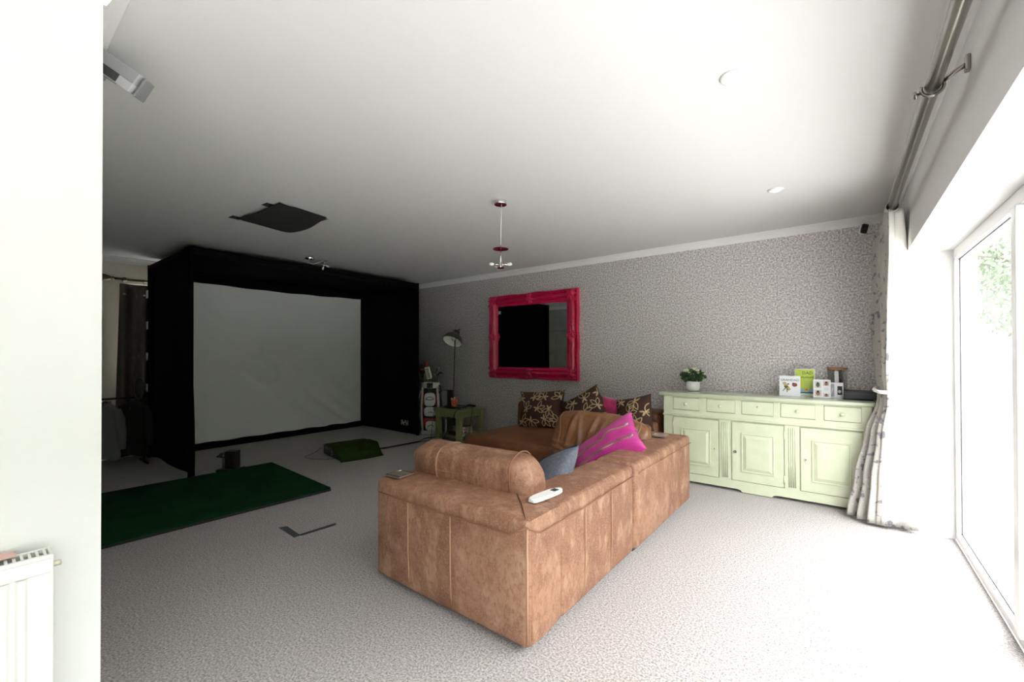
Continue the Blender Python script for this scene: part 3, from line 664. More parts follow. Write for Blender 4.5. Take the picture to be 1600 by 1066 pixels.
def keyhole(par, x, z, key=False):
    ec = LA([(0, 0), (.011, 0), (.010, .003), (0, .003)], 14, Matrix.Translation((x, YF-.010, z)) @ Matrix.Rotation(math.pi/2, 4, 'X'))
    box(ec, x-.005, x+.005, YF-.012, YF-.009, z-.026, z-.008); obj('escutcheon', ec, green, par)
    bm = LA([(0, 0), (.0042, 0), (.0042, .0016), (0, .0016)], 10, Matrix.Translation((x, YF-.0132, z+.001)) @ Matrix.Rotation(math.pi/2, 4, 'X')); box(bm, x-.0018, x+.0018, YF-.0147, YF-.0131, z-.010, z); obj('keyhole', bm, blackpl, par)
    if key:
        bm = T([(x, YF-.012, z), (x, YF-.04, z)], .003, 8); tube(bm, [(x+.012*math.cos(a), YF-.048, z+.010*math.sin(a)) for a in [k*math.pi/6 for k in range(12)]], .0028, 6, closed=True); obj('key', bm, mat('iron', (.08, .08, .08), .4, .8), par, True)
for k, (a, b_) in enumerate(((-1.434, -1.178), (-1.102, -.844), (-.783, -.520), (-.460, -.200), (-.135, .120))):
    dr = obj('drawer', B(a, b_, YF-.010, YF+.008, .767, .891, bev=.003), green, sd)
    if k != 2: knob(dr, (a+b_)/2, .829)
    else: keyhole(dr, (a+b_)/2, .845)
for k, (a, b_) in enumerate(((-1.437, -.995), (-.872, -.440), (-.310, .124))):
    z0_, z1_ = .114, .682
    dd = obj('door', B(a, b_, YF-.006, YF+.010, z0_, z1_, bev=.003), green, sd)
    px0, px1, pz0, pz1 = a+.095, b_-.085, z0_+.105, z1_-.115
    bm = nb()
    for (q0, q1, r0, r1) in ((px0-.012, px1+.012, pz1, pz1+.012), (px0-.012, px1+.012, pz0-.012, pz0), (px0-.012, px0, pz0, pz1), (px1, px1+.012, pz0, pz1)): box(bm, q0, q1, YF-.014, YF-.006, r0, r1, bev=.003)
    obj('moulding', bm, green, dd)
    bm = nb(); i_ = .03
    A = [bm.verts.new(p) for p in ((px0, YF-.0065, pz0), (px1, YF-.0065, pz0), (px1, YF-.0065, pz1), (px0, YF-.0065, pz1))]
    C = [bm.verts.new(p) for p in ((px0+i_, YF-.018, pz0+i_), (px1-i_, YF-.018, pz0+i_), (px1-i_, YF-.018, pz1-i_), (px0+i_, YF-.018, pz1-i_))]
    for j in range(4): bm.faces.new((A[j], A[(j+1) % 4], C[(j+1) % 4], C[j]))
    bm.faces.new(C); bm.faces.new(A[::-1]); obj('raised_panel', bm, green, dd)
    keyhole(dd, (b_-.035, a+.035, a+.04)[k], .40, k == 1)
    hx = (a-.004, b_+.004, b_+.004)[k]
    for hz in (.19, .60): obj('hinge', T([(hx, YF-.008, hz-.035), (hx, YF-.008, hz+.035)], .005, 8), green, dd, True)
for a, b_ in ((-1.535, -1.445), (-.986, -.882), (-.432, -.318), (.132, .185)): obj('stile', B(a, b_, YF-.004, YF+.012, .110, .697), green, sd)
for c in (-.934, -.372):
    for k in range(4): obj('flute', T([(c-.024+.016*k, YF-.005, .13), (c-.024+.016*k, YF-.005, .67)], .0055, 8), green, sd, True)
# things on the sideboard
ZS = .9425
pp = thing('potted_rose', 'small white rose plant in a white round pot on sideboard', 'plant', (-1.315, 4.98, ZS))
obj('pot', LA([(0, 0), (.045, 0), (.062, .012), (.070, .04), (.072, .105), (.066, .105), (.064, .09), (0, .09)], 28, Matrix.Translation((-1.315, 4.98, ZS))), mat('white_ceramic', (.86, .85, .83), .25), pp, True)
lf = mat('rose_leaf', (.018, .055, .012), .45, var=(20, (.04, .10, .02), .4, .7)); bm = nb(); rn = random.Random(3)
for k in range(300):
    dv = V((rn.gauss(0, 1), rn.gauss(0, 1), rn.gauss(0, 1))).normalized()*rn.random()**.35
    c = V((-1.315+dv.x*.135, 4.98+dv.y*.115, ZS+.165+dv.z*.075)); s = rn.uniform(.014, .026)
    a = (dv+V((rn.gauss(0, .6), rn.gauss(0, .6), rn.gauss(0, .6)))).normalized(); b_ = a.orthogonal().normalized(); n_ = a.cross(b_)*.25
    bm.faces.new([bm.verts.new(c-a*s), bm.verts.new(c+b_*s*.55+n_*s), bm.verts.new(c+a*s), bm.verts.new(c-b_*s*.55+n_*s)])
obj('foliage', bm, lf, pp, kind='stuff')
bm = nb()
for k in range(8): a = k*.8; tube(bm, [(-1.315, 4.98, ZS+.085), (-1.315+.05*math.cos(a), 4.98+.05*math.sin(a), ZS+.17)], .003, 5)
obj('stem', bm, mat('stem_green', (.05, .09, .02), .6), pp)
rose = mat('white_petal', (.82, .83, .58), .6)
for (dx, dy, dz, r) in ((-.062, -.05, .222, .030), (.012, -.02, .240, .026), (.050, -.03, .226, .022), (-.022, -.08, .205, .013), (.07, -.06, .200, .015), (.125, -.03, .19, .010)):
    bm = nb()
    for ring, (n, rr, hh) in enumerate(((6, 1, .2), (5, .68, .5), (3, .35, .8))):
        for k in range(n):
            a = k*2*math.pi/n+ring*.5; b_ = softbox(r*rr*1.2, r*.35, r*1.1, 2.4, 3, 0)
            geo(b_, Matrix.Translation((-1.315+dx, 4.98+dy, ZS+dz)) @ Matrix.Rotation(a, 4, 'Z') @ Matrix.Translation((0, r*rr*.75, r*hh*.3)) @ Matrix.Rotation(math.radians(-35*rr), 4, 'X'))
            me = bpy.data.meshes.new('t'); b_.to_mesh(me); b_.free(); bm.from_mesh(me); bpy.data.meshes.remove(me)
    obj('rose_bloom', bm, rose, pp, True)
def text_mesh(body, size, M, m_, parent, name='lettering'):
    c = bpy.data.curves.new(name, 'FONT'); c.body = body; c.size = size; c.align_x = 'CENTER'; c.extrude = .0003; c.resolution_u = 2
    t = bpy.data.objects.new('t', c); COL.objects.link(t); bpy.context.view_layer.update()
    me = bpy.data.meshes.new_from_object(t.evaluated_get(bpy.context.evaluated_depsgraph_get())); bpy.data.objects.remove(t); bpy.data.curves.remove(c)
    bm = nb(); bm.from_mesh(me); bpy.data.meshes.remove(me); geo(bm, M); return obj(name, bm, m_, parent, world=False)
# local card frame: x right, z up, front towards -y
RX = Matrix.Rotation(math.pi/2, 4, 'X')
def flat(name, par, pts, m_, y=-.0012): 
    bm = nb(); prism(bm, pts, 'y', y, y+.0008); return obj(name, bm, m_, par, world=False)
def rect(x, z, w_, h_): return [(x-w_/2, z-h_/2), (x+w_/2, z-h_/2), (x+w_/2, z+h_/2), (x-w_/2, z+h_/2)]
def blob(x, z, rx, rz_, n=12, sd_=0): return [(x+rx*math.cos(2*math.pi*k/n)*(1+.15*noise.noise(V((k*1.3, sd_, 0)))), z+rz_*math.sin(2*math.pi*k/n)*(1+.15*noise.noise(V((k*1.7, sd_, 4))))) for k in range(n)]
def card(label, x, y, w_, h_, col, rz, lean=8, thick=True):
    root = thing('greeting_card', label, 'card', mtx=Matrix.Translation((x, y, ZS+.001)) @ Matrix.Rotation(rz, 4, 'Z') @ Matrix.Rotation(math.radians(-lean), 4, 'X'), group='cards on the sideboard')
    cm = mat('card_'+label.split()[0], col, .5)
    obj('front_leaf', B(-w_/2, w_/2, 0, .0015, 0, h_), cm, root, world=False)
    bm = B(-w_/2, w_/2, 0, .0015, 0, h_); geo(bm, Matrix.Translation((-w_/2, .001, 0)) @ Matrix.Rotation(math.radians(16), 4, 'Z') @ Matrix.Translation((w_/2, 0, 0)) )
    obj('back_leaf', bm, cm, root, world=False); return root
ink = mat('ink_black', (.03, .03, .04), .6); inkm = mat('ink_plum', (.10, .04, .08), .6); tan_ = mat('print_tan', (.60, .40, .18), .6); red_ = mat('print_brick', (.30, .07, .03), .6)
grn_ = mat('print_green', (.08, .16, .07), .6); yel = mat('print_yellow', (.85, .55, .05), .6); blu = mat('print_blue', (.30, .58, .75), .6); lime = mat('print_lime', (.56, .72, .10), .6); gry = mat('print_grey', (.4, .4, .42), .6); skin = mat('print_photo_warm', (.38, .17, .11), .6); pale = mat('print_photo_pale', (.68, .60, .56), .6)
wc = (.86, .87, .91)
c1 = card('white greeting card printed with deckchair and the word grandad', -.412, 4.93, .172, .195, wc, math.radians(2))
text_mesh('GRANDAD', .031, Matrix.Translation((0, -.0012, .143)) @ RX, inkm, c1)
flat('deckchair_print', c1, [(-.062, .128), (-.035, .135), (.010, .062), (-.008, .05), (-.03, .062)], tan_); flat('figure_print', c1, blob(-.03, .088, .016, .013), grn_, -.002); flat('figure_print', c1, blob(-.012, .115, .007, .008), ink, -.002)
flat('figure_print', c1, [(-.06, .045), (-.054, .045), (-.03, .075), (-.035, .08)], ink, -.002); flat('figure_print', c1, [(-.025, .035), (-.019, .035), (-.015, .07), (-.022, .07)], ink, -.002); flat('barbecue_print', c1, blob(.040, .108, .022, .019, 10, 2), red_); flat('barbecue_print', c1, blob(.028, .121, .009, .007), ink, -.002)
c2 = card('lime green greeting card with the word DAD behind the white one', -.297, 5.03, .165, .262, (.86, .88, .74), math.radians(2))
flat('print_field', c2, rect(0, .138, .150, .232), lime); text_mesh('DAD', .040, Matrix.Translation((.022, -.0022, .208)) @ RX, ink, c2)
bm = nb()
for k in range(8): a = -.03+.013*k; tube(bm, [(a, -.002, .186+.006*math.sin(k*2.1)), (a+.005, -.002, .170), (a+.009, -.002, .184)], .0016, 5)
obj('handwriting', bm, ink, c2, world=False)
flat('cartoon_print', c2, blob(-.045, .11, .02, .035, 12, 3), yel, -.002); flat('cartoon_print', c2, rect(.0, .045, .135, .045), blu, -.002); flat('cartoon_print', c2, blob(.012, .058, .02, .016, 10, 5), yel, -.0028); flat('cartoon_print', c2, blob(.015, .06, .006, .005), red_, -.0036); flat('cartoon_print', c2, rect(.0, .030, .135, .008), ink, -.0028)
for k in range(3): flat('printed_line', c2, rect(.02, .14-.018*k, .06, .004), gry, -.002)
c3 = thing('photo_frame', 'white card of four small photographs beside the lime card', 'photo', mtx=Matrix.Translation((-.158, 4.90, ZS+.001)) @ Matrix.Rotation(math.radians(2), 4, 'Z') @ Matrix.Rotation(math.radians(-9), 4, 'X'))
obj('mount', B(-.066, .066, 0, .006, 0, .168), mat('card_white', wc, .5), c3, world=False)
for (x, z, a, b_, dk) in ((-.030, .120, .048, .062, grn_), (.033, .133, .046, .046, skin), (-.030, .042, .052, .060, skin), (.033, .025, .046, .032, skin)):
    ph = flat('photograph', c3, rect(x, z, a, b_), pale); flat('portrait', ph, blob(x, z-.003, a*.3, b_*.36, 12, x*50), dk, -.002)
    flat('hair', ph, blob(x, z+b_*.22, a*.2, b_*.16, 10, z*40), ink, -.0026)
for k in range(3): flat('caption', c3, rect(.033, .092-.010*k, .036, .002), gry)
c4 = thing('photo_frame', 'small white folding frame of black and white photos by jar', 'photo', mtx=Matrix.Translation((-.062, 4.965, ZS+.001)) @ Matrix.Rotation(math.radians(1), 4, 'Z') @ Matrix.Rotation(math.radians(-7), 4, 'X'))
obj('mount', B(-.052, .062, 0, .006, 0, .140), mat('card_white', wc, .5), c4, world=False)
flat('photograph', c4, rect(-.026, .068, .042, .118), gry); flat('photograph', c4, rect(.036, .068, .036, .080), ink); flat('highlight', c4, blob(.034, .058, .012, .016, 10, 7), pale, -.002); flat('highlight', c4, [(-.04, .02), (-.03, .02), (-.012, .08), (-.018, .1)], pale, -.002)
jr = thing('glass_jar', 'clear glass storage jar with flat wooden lid on sideboard', 'jar', (-.045, 5.085, ZS))
jg = glass_mat('jar_glass', (.96, .97, .97))
obj('jar_body', LA([(0, .004), (.070, .004), (.074, .012), (.074, .262), (.071, .262), (.071, .014), (.066, .009), (0, .009)], 32, Matrix.Translation((-.045, 5.085, ZS-.003))), jg, jr, True)
obj('lid', LA([(0, .262), (.079, .262), (.081, .268), (.079, .281), (0, .281)], 32, Matrix.Translation((-.045, 5.085, ZS-.003))), mat('lid_wood', (.42, .19, .075), .5, var=(30, (.30, .12, .05), .4, .7, (1, 8, 1))), jr, 'auto')
obj('label_strip', B(-.065, -.035, 5.005, 5.0095, ZS+.06, ZS+.245), mat('milky_label', (.62, .62, .63), .5), jr)
bx = thing('media_box', 'flat black electronic box on the sideboard behind the curtain', 'electronics', (.12, 4.95, ZS))
obj('casing', B(.0, .250, 4.87, 5.05, ZS+.004, ZS+.076, bev=.004), blackpl, bx); obj('front_strip', B(.004, .246, 4.8685, 4.871, ZS+.05, ZS+.054), darkgrey, bx)
for x, y in ((.02, 4.89), (.23, 4.89), (.02, 5.03), (.23, 5.03)): obj('foot', B(x-.008, x+.008, y-.008, y+.008, ZS, ZS+.005), blackpl, bx)
# ================================================================== SIDE TABLE CORNER
tb = thing('side_table', 'small olive green square side table with a lower shelf', 'table', (-4.76, 4.83, 0))
tx0, tx1, ty0, ty1, tz = -5.03, -4.51, 4.55, 5.10, .52
obj('tabletop', B(tx0-.025, tx1+.025, ty0-.025, ty1+.025, tz-.04, tz, bev=.005), tgreen, tb)
lw = .075
for x in (tx0, tx1-lw):
    for y in (ty0, ty1-lw): obj('leg', B(x, x+lw, y, y+lw, 0, tz-.04, bev=.004), tgreen, tb)
for a in ((tx0+lw, tx1-lw, ty0+.012, ty0+.035), (tx0+lw, tx1-lw, ty1-.035, ty1-.012), (tx0+.012, tx0+.035, ty0+lw, ty1-lw), (tx1-.035, tx1-.012, ty0+lw, ty1-lw)):
    obj('apron', B(*a, tz-.125, tz-.04), tgreen, tb)
obj('lower_shelf', B(tx0+.02, tx1-.02, ty0+.02, ty1-.02, .09, .115, bev=.003), tgreen, tb)
obj('serving_tray', LA([(0, 0), (.15, 0), (.195, .014), (.20, .020), (.19, .020), (.15, .008), (0, .008)], 36, Matrix.Translation((-4.80, 4.76, tz+.0005))), mat('black_lacquer', (.015, .015, .018), .25), None, True, label='round black tray on the olive side table', cat='tray')
pt = thing('snack_pot', 'colourful printed paper pot standing on the black tray', 'pot', (-4.82, 4.76, tz+.009))
zt = tz+.009
obj('cup', LA([(0, 0), (.045, 0), (.058, .12), (.055, .12), (.043, .005), (0, .005)], 24, Matrix.Translation((-4.82, 4.76, zt))), mat('red_print', (.55, .04, .03), .5, var=[(30, (.75, .20, .04), .45, .6), (45, (.04, .22, .06), .55, .65), (38, (.7, .65, .6), .6, .66)]), pt, True)
for k, (dx, dy, h_, m_) in enumerate(((0, 0, .15, mat('white_plastic', (.88, .88, .87))), (.03, .01, .16, red_), (-.03, .01, .14, grn_), (.01, .03, .17, mat('print_magenta', (.5, .02, .2), .5)), (-.015, -.03, .14, yel))):
    obj('stick', T([(-4.82+dx*.6, 4.76+dy*.6, zt+.03), (-4.82+dx*1.4, 4.76+dy*1.4, zt+h_)], [.006, .012], 8), m_, pt, True)
gc = thing('game_controller', 'black game controller lying at back of olive side table', 'controller', (-4.66, 5.0, tz))
b_ = softbox(.13, .06, .03, 3, 6, 0); geo(b_, Matrix.Translation((-4.66, 5.0, tz+.016))); obj('body', b_, blackpl, gc, True)
for s in (-1, 1):
    b_ = softbox(.045, .09, .032, 2.5, 5, 0); geo(b_, Matrix.Translation((-4.66+s*.06, 4.975, tz+.018)) @ Matrix.Rotation(s*.35, 4, 'Z')); obj('grip', b_, blackpl, gc, True)
    obj('thumb_stick', LA([(0, 0), (.006, 0), (.006, .01), (.010, .012), (.010, .016), (0, .015)], 12, Matrix.Translation((-4.66+s*.025, 4.985, tz+.029))), darkgrey, gc, True)
mg = thing('flower_mug', 'white mug with magenta flowers on the shelf edge', 'mug', (-4.60, 4.66, .116))
obj('mug_body', LA([(0, 0), (.045, 0), (.05, .01), (.062, .125), (.058, .125), (.046, .012), (0, .01)], 26, Matrix.Translation((-4.585, 4.67, .1155))), mat('pale_ceramic', (.62, .62, .66), .3), mg, True)
bm = nb()
for k in range(9):
    a = -1.2+.5*(k % 4)+.2*(k//4); z = .1155+.03+.032*(k//3); r = .045+.017*((z-.1155)/.125)+.002
    b_ = softbox(.028, .006, .026, 2, 3, 0); geo(b_, Matrix.Translation((-4.585+r*math.cos(a), 4.67+r*math.sin(a), z)) @ Matrix.Rotation(a+math.pi/2, 4, 'Z'))
    me = bpy.data.meshes.new('t'); b_.to_mesh(me); b_.free(); bm.from_mesh(me); bpy.data.meshes.remove(me)
obj('flower_print', bm, mat('print_magenta', (.5, .02, .2), .5), mg, True)
bb = thing('cardboard_box', 'low beige cardboard box on the side table shelf', 'box', (-4.76, 4.86, .116))
obj('carton', B(-4.90, -4.64, 4.80, 4.98, .1155, .215, bev=.003), mat('beige_card', (.42, .33, .26), .8, var=(8, (.36, .28, .22), .4, .7)), bb)
obj('lid_flap', B(-4.905, -4.635, 4.795, 4.985, .215, .221), mat('beige_card', (.42, .33, .26)), bb)
ad = thing('power_adapter', 'black power brick and lead heaped on the shelf', 'adapter', (-4.78, 4.69, .116))
obj('brick', B(-4.86, -4.70, 4.66, 4.74, .1155, .160, bev=.008), blackpl, ad)
obj('lead', T([(-4.70+.05*math.cos(k*.55)+.004*k, 4.69+.035*math.sin(k*.55), .122+.0012*k) for k in range(40)], .005, 6), blackpl, ad, True)
dv_ = thing('book', 'thin dark book upright on the shelf with pale spine', 'book', (-4.94, 4.78, .116))
obj('cover', B(-4.965, -4.925, 4.70, 4.90, .1155, .335, bev=.002), darkgrey, dv_); obj('pages', B(-4.961, -4.929, 4.697, 4.70, .118, .332), pale, dv_)
pb = thing('small_box', 'tiny pink box on the carpet by the table leg', 'box', (-4.90, 4.50, 0))
obj('carton', B(-4.935, -4.865, 4.475, 4.53, .001, .062, bev=.002), mat('pale_pink', (.62, .40, .38), .6), pb); obj('spot', LA([(0, 0), (.012, 0), (.012, .001), (0, .001)], 12, Matrix.Translation((-4.9, 4.4752, .035)) @ RX), mat('print_magenta', (.5, .02, .2)), pb)
cable('table_lead', [(-4.66, 4.78, tz+.012), (-4.56, 4.62, tz+.012), (-4.545, 4.515, tz-.02), (-4.62, 4.51, .36), (-4.72, 4.50, .20), (-4.80, 4.50, .05), (-4.86, 4.56, .008), (-4.98, 4.48, .008)], .006, 'black lead hanging diagonally across the front of the table')
cable('table_lead', [(-4.93, 4.70, tz+.012), (-4.985, 4.60, tz+.010), (-5.0, 4.515, tz-.02), (-5.04, 4.50, .30), (-5.07, 4.50, .05), (-5.09, 4.52, .008), (-5.11, 4.70, .008)], .004, 'thin dark lead hanging down the left table leg')
cable('table_lead', [(-4.51, 4.83, tz+.008), (-4.475, 4.80, tz-.02), (-4.475, 4.76, .35), (-4.475, 4.72, .08), (-4.42, 4.66, .006), (-4.34, 4.72, .006), (-4.40, 4.86, .006)], .0035, 'thin lead falling from the right side of the table')
hs = thing('panel_speaker', 'slim silver and black box standing behind the golf bag', 'speaker', (-5.33, 5.12, 0))
obj('cabinet', B(-5.42, -5.27, 5.06, 5.17, .001, .74, bev=.004), blackpl, hs); obj('front_plate', B(-5.42, -5.30, 5.052, 5.0605, .02, .735), mat('silver_plastic', (.30, .31, .34), .4, .3), hs)
# floor lamp
lp = thing('floor_lamp', 'dark grey floor lamp with tilted dome shade by the wall', 'lamp', (-5.17, 5.06, 0))
lgrey = mat('lamp_grey', (.055, .055, .052), .45)
obj('base', LA([(0, 0), (.13, 0), (.13, .012), (.12, .02), (.02, .024), (0, .024)], 32, Matrix.Translation((-5.17, 5.06, .0005))), lgrey, lp, True)
obj('pole', T([(-5.17, 5.06, .02), (-5.13, 5.05, .8), (-5.08, 5.03, 1.56), (-5.06, 5.02, 1.72)], .010, 10), lgrey, lp, True)
hn = V((.08, -.56, -.81)).normalized(); hc = V((-5.085, 4.97, 1.555))
Mh = frame_at(hc, -hn, (1, 0, 0))
sh = obj('shade', LA([(.165, 0), (.163, .03), (.145, .085), (.105, .125), (.066, .145), (.060, .20), (.045, .225), (0, .23), (0, .222), (.042, .217), (.056, .198), (.062, .142), (.100, .121), (.141, .081), (.158, .03), (.160, 0), (.165, 0)], 32, Mh), lgrey, lp, True)
obj('shade_lining', LA([(.157, .004), (.155, .03), (.138, .078), (.097, .117), (.05, .135), (0, .137)], 32, Mh), mat('white_enamel', (.85, .85, .78), .4), sh, True)
obj('bulb', LA([(0, .03), (.02, .035), (.030, .055), (.026, .08), (.014, .10), (.014, .135), (0, .135)], 18, Mh), mat('opal_glass', (.85, .85, .8), .3), sh, True)
obj('swivel', T([Mh @ V((0, 0, .21)), Mh @ V((0.0, .05, .25)), V((-5.06, 5.02, 1.73))], .013, 8), lgrey, lp, True)
# golf bag
gb = thing('golf_bag', 'white black and red golf bag full of clubs beside the enclosure', 'golf bag', (-5.60, 4.95, 0), math.radians(46))
bw = mat('bag_white', (.70, .69, .66), .5); bk = mat('bag_black', (.015, .015, .017), .55); brd = mat('bag_red', (.32, .008, .015), .5)
def oval(prof_, n=28): return LA(prof_, n, None, 1, .82)
obj('body', oval([(0, .03), (.140, .03), (.150, .06), (.148, .30), (.140, .60), (.142, .76), (.138, .80), (0, .80)]), bk, gb, True, world=False)
obj('base_boot', oval([(0, .001), (.150, .001), (.160, .012), (.158, .05), (.146, .075), (0, .075)]), bw, gb, True, world=False)
obj('collar', oval([(.144, .775), (.158, .78), (.160, .85), (.152, .868), (.140, .868), (.138, .80)]), bw, gb, True, world=False)
obj('collar_band', B(-.05, .05, -.142, -.122, .78, .866, bev=.008), bk, gb, world=False)
def pocket(name, x, y, z, w_, d_, h_, m_, p=3.2):
    b_ = softbox(w_, d_, h_, p, 8, .004, 8, z); geo(b_, Matrix.Translation((x, y, z))); return obj(name, b_, m_, gb, True, world=False)
def arcz(par, x, y, z, r, m_=bk): obj('zip', T([(x+r*math.cos(a), y-.006*math.sin(a), z+r*.8*math.sin(a)) for a in [.3+k*.17 for k in range(16)]], .005, 6), m_, par, True, world=False)
p1 = pocket('pocket', .0, -.135, .59, .19, .08, .23, bw); arcz(p1, 0, -.176, .58, .07); obj('pocket_flap', T([(-.07, -.172, .60), (0, -.180, .585), (.07, -.172, .60)], .006, 6), bk, p1, True, world=False)
p2 = pocket('pocket', .0, -.140, .385, .20, .08, .16, bw); arcz(p2, .01, -.182, .36, .035)
pocket('pocket_band', 0, -.138, .28, .20, .07, .05, bk); pocket('red_panel', 0, -.142, .21, .225, .085, .16, brd)
p3 = pocket('pocket', .02, -.160, .155, .19, .085, .17, bw); arcz(p3, .02, -.203, .13, .05)
for s in (-1, 1):
    obj('side_stripe', T([(s*.118, -.07, .80), (s*.136, -.065, .55), (s*.142, -.06, .30), (s*.120, -.085, .06)], [.016, .024, .024, .016], 8), bw, gb, True, world=False)
    obj('red_piping', T([(s*.100, -.090, .74), (s*.112, -.096, .5), (s*.116, -.098, .30)], [.008, .012, .006], 8), brd, gb, True, world=False)
obj('shoulder_strap', T([(-.145, .0, .74), (-.20, -.02, .6), (-.205, -.02, .4), (-.155, 0, .22)], [.014, .024, .024, .014], 8), bw, gb, True, world=False)
obj('handle', T([(.13, -.03, .83), (.175, -.05, .80), (.18, -.05, .72), (.135, -.04, .68)], .012, 8), bk, gb, True, world=False)
obj('towel_ring', T([(.03+.02*math.cos(k*.6), -.15, .80+.02*math.sin(k*.6)) for k in range(11)], .003, 6), chrome, gb, True, world=False)
# clubs: things standing in the bag
steel = mat('club_steel', (.45, .45, .46), .25, .9)
Mg = MW[gb.name]
def club(label, dx, dy, tx, ty, z1, kind_):
    root = thing('golf_club', label, 'golf club', mtx=Mg @ Matrix.Translation((dx, dy, .25)), group='clubs in the golf bag')
    top = V((tx, ty, z1-.25)); obj('shaft', T([(0, 0, 0), top], .006, 8), steel, root, True, world=False)
    Mt = Matrix.Translation(top)
    if kind_ == 'cover':
        b_ = LA([(0, -.10), (.018, -.10), (.022, -.03), (.045, .0), (.055, .05), (.05, .10), (.028, .125), (0, .13)], 18, Mt, 1, .8); obj('head_cover', b_, bk, root, True, world=False)
        obj('cover_band', LA([(.054, .035), (.059, .04), (.059, .055), (.054, .06)], 18, Mt, 1, .82), brd, root, True, world=False)
    elif kind_ == 'tag':
        b_ = B(-.045, .045, -.02, .02, -.10, .11, bev=.018, seg=3); geo(b_, Mt @ Matrix.Rotation(math.radians(-14), 4, 'Y')); hcv = obj('putter_cover', b_, bw, root, 'auto', world=False)
        bm = nb()
        for k in range(6): box(bm, -.022, .018+.004*(k % 3), -.0225, -.0198, -.075+.027*k, -.062+.027*k)
        geo(bm, Mt @ Matrix.Rotation(math.radians(-14), 4, 'Y')); obj('cover_mark', bm, bk, hcv, world=False)
        b_ = B(-.03, .03, -.015, .015, .11, .20, bev=.008); geo(b_, Mt @ Matrix.Rotation(math.radians(-6), 4, 'Y')); obj('red_cap', b_, brd, root, 'auto', world=False)
    else:
        bm = T([top-V((0, 0, .02)), top+V((.012, 0, .02)), top+V((.05, -.01, .038)), top+V((.085, -.015, .03))], [.008, .012, .020, .012], 10); obj('iron_head', bm, steel if kind_ == 'iron' else bk, root, True, world=False)
club('golf club with black head cover and red band', -.07, .02, -.06, -.01, 1.04, 'cover')
club('golf club in white tag shaped cover with red tip', -.01, -.03, -.02, -.02, 1.03, 'tag')
club('golf club with dark curved iron head at right', .05, 0, .05, -.02, 1.08, 'iron')
club('shorter golf club with black iron head at right', .08, -.02, .05, -.02, 1.0, 'black')
club('golf club with steel iron head in the middle', .02, .03, .015, .0, .96, 'iron')
# ================================================================== LEFT CURTAIN, RACK, COATS
lp_ = thing('curtain_rail', 'bronze curtain pole with ribbed finial above dark curtain', 'curtain pole', (-7.37, 1.9, 2.33))
bronze = mat('antique_bronze', (.22, .18, .12), .35, .85)
obj('pole', T([(-7.37, 1.22, 2.335), (-7.37, 3.7, 2.335)], .016, 12), bronze, lp_, True)
MY = Matrix.Translation((-7.37, 1.22, 2.335)) @ Matrix.Rotation(math.pi/2, 4, 'X')
obj('finial', LA([(.016, 0), (.024, .005), (.024, .02), (.016, .028), (.028, .045), (.042, .08), (.045, .12), (.035, .16), (.012, .18), (0, .182)], 18, MY), bronze, lp_, True)
obj('bracket', T([(-7.49, 1.32, 2.335), (-7.37, 1.32, 2.335)], .012, 8), bronze, lp_, True)
obj('bracket_cup', LA([(.018, -.02), (.026, -.015), (.026, .015), (.018, .02)], 16, Matrix.Translation((-7.37, 1.32, 2.335)) @ Matrix.Rotation(math.pi/2, 4, 'X')), bronze, lp_, True)
lc = thing('curtain', 'dark grey brown pleated curtain hanging on the left wall', 'curtain', (-7.36, 1.7, .03))
dkcur = mat('dark_damask', (.10, .085, .07), .55, var=[(4, (.15, .13, .11), .45, .7, (1, 3, .35)), (26, (.21, .19, .165), .60, .72, (1, 2, .4))], bump=(60, .15))
def lcf(u, v):
    y = 1.27+u*(1.0)-(1-u)*.05*(1-v); z = .04+v*2.235
    a = .025+.03*(1-v)**.6; s = .5+.5*math.cos(u*2*math.pi*5.0)
    return V((-7.36+a*math.sin(u*2*math.pi*5.0)+.012*noise.noise(V((u*6, v*3, 1))), y, z))
bm = nb(); sheet(bm, lcf, 80, 26, .004); obj('drape', bm, dkcur, lc, True)
for k in range(5):
    y = 1.31+k*.2
    obj('ring', T([(-7.37+.024*math.cos(a), y, 2.332+.024*math.sin(a)) for a in [j*math.pi/8 for j in range(16)]], .004, 6, closed=True), bronze, lc, True)
    obj('hook', T([(-7.372, y, 2.308), (-7.37, y, 2.26)], .003, 6), chrome, lc, True)
    b_ = softbox(.03, .03, .02, 2, 3, 0); geo(b_, Matrix.Translation((-7.325, y, 2.14))); obj('pleat_button', b_, mat('pale_metal', (.75, .72, .66), .3, .8), lc, True)
rk = thing('clothes_rack', 'black low clothes rail beside the golf enclosure', 'clothes rack', (-7.0, 1.1, 0))
rkm = mat('rack_black', (.02, .02, .022), .4)
obj('rail', T([(-6.98, .72, .825), (-6.98, 1.46, .825)], .013, 10), rkm, rk, True)
for y in (.74, 1.44):
    obj('upright', T([(-6.98, y, .03), (-6.98, y, .86)], .013, 10), rkm, rk, True); obj('foot_bar', T([(-7.16, y, .018), (-6.80, y, .018)], .014, 8), rkm, rk, True)
obj('lower_bar', T([(-6.98, .74, .12), (-6.98, 1.44, .12)], .009, 8), rkm, rk, True)
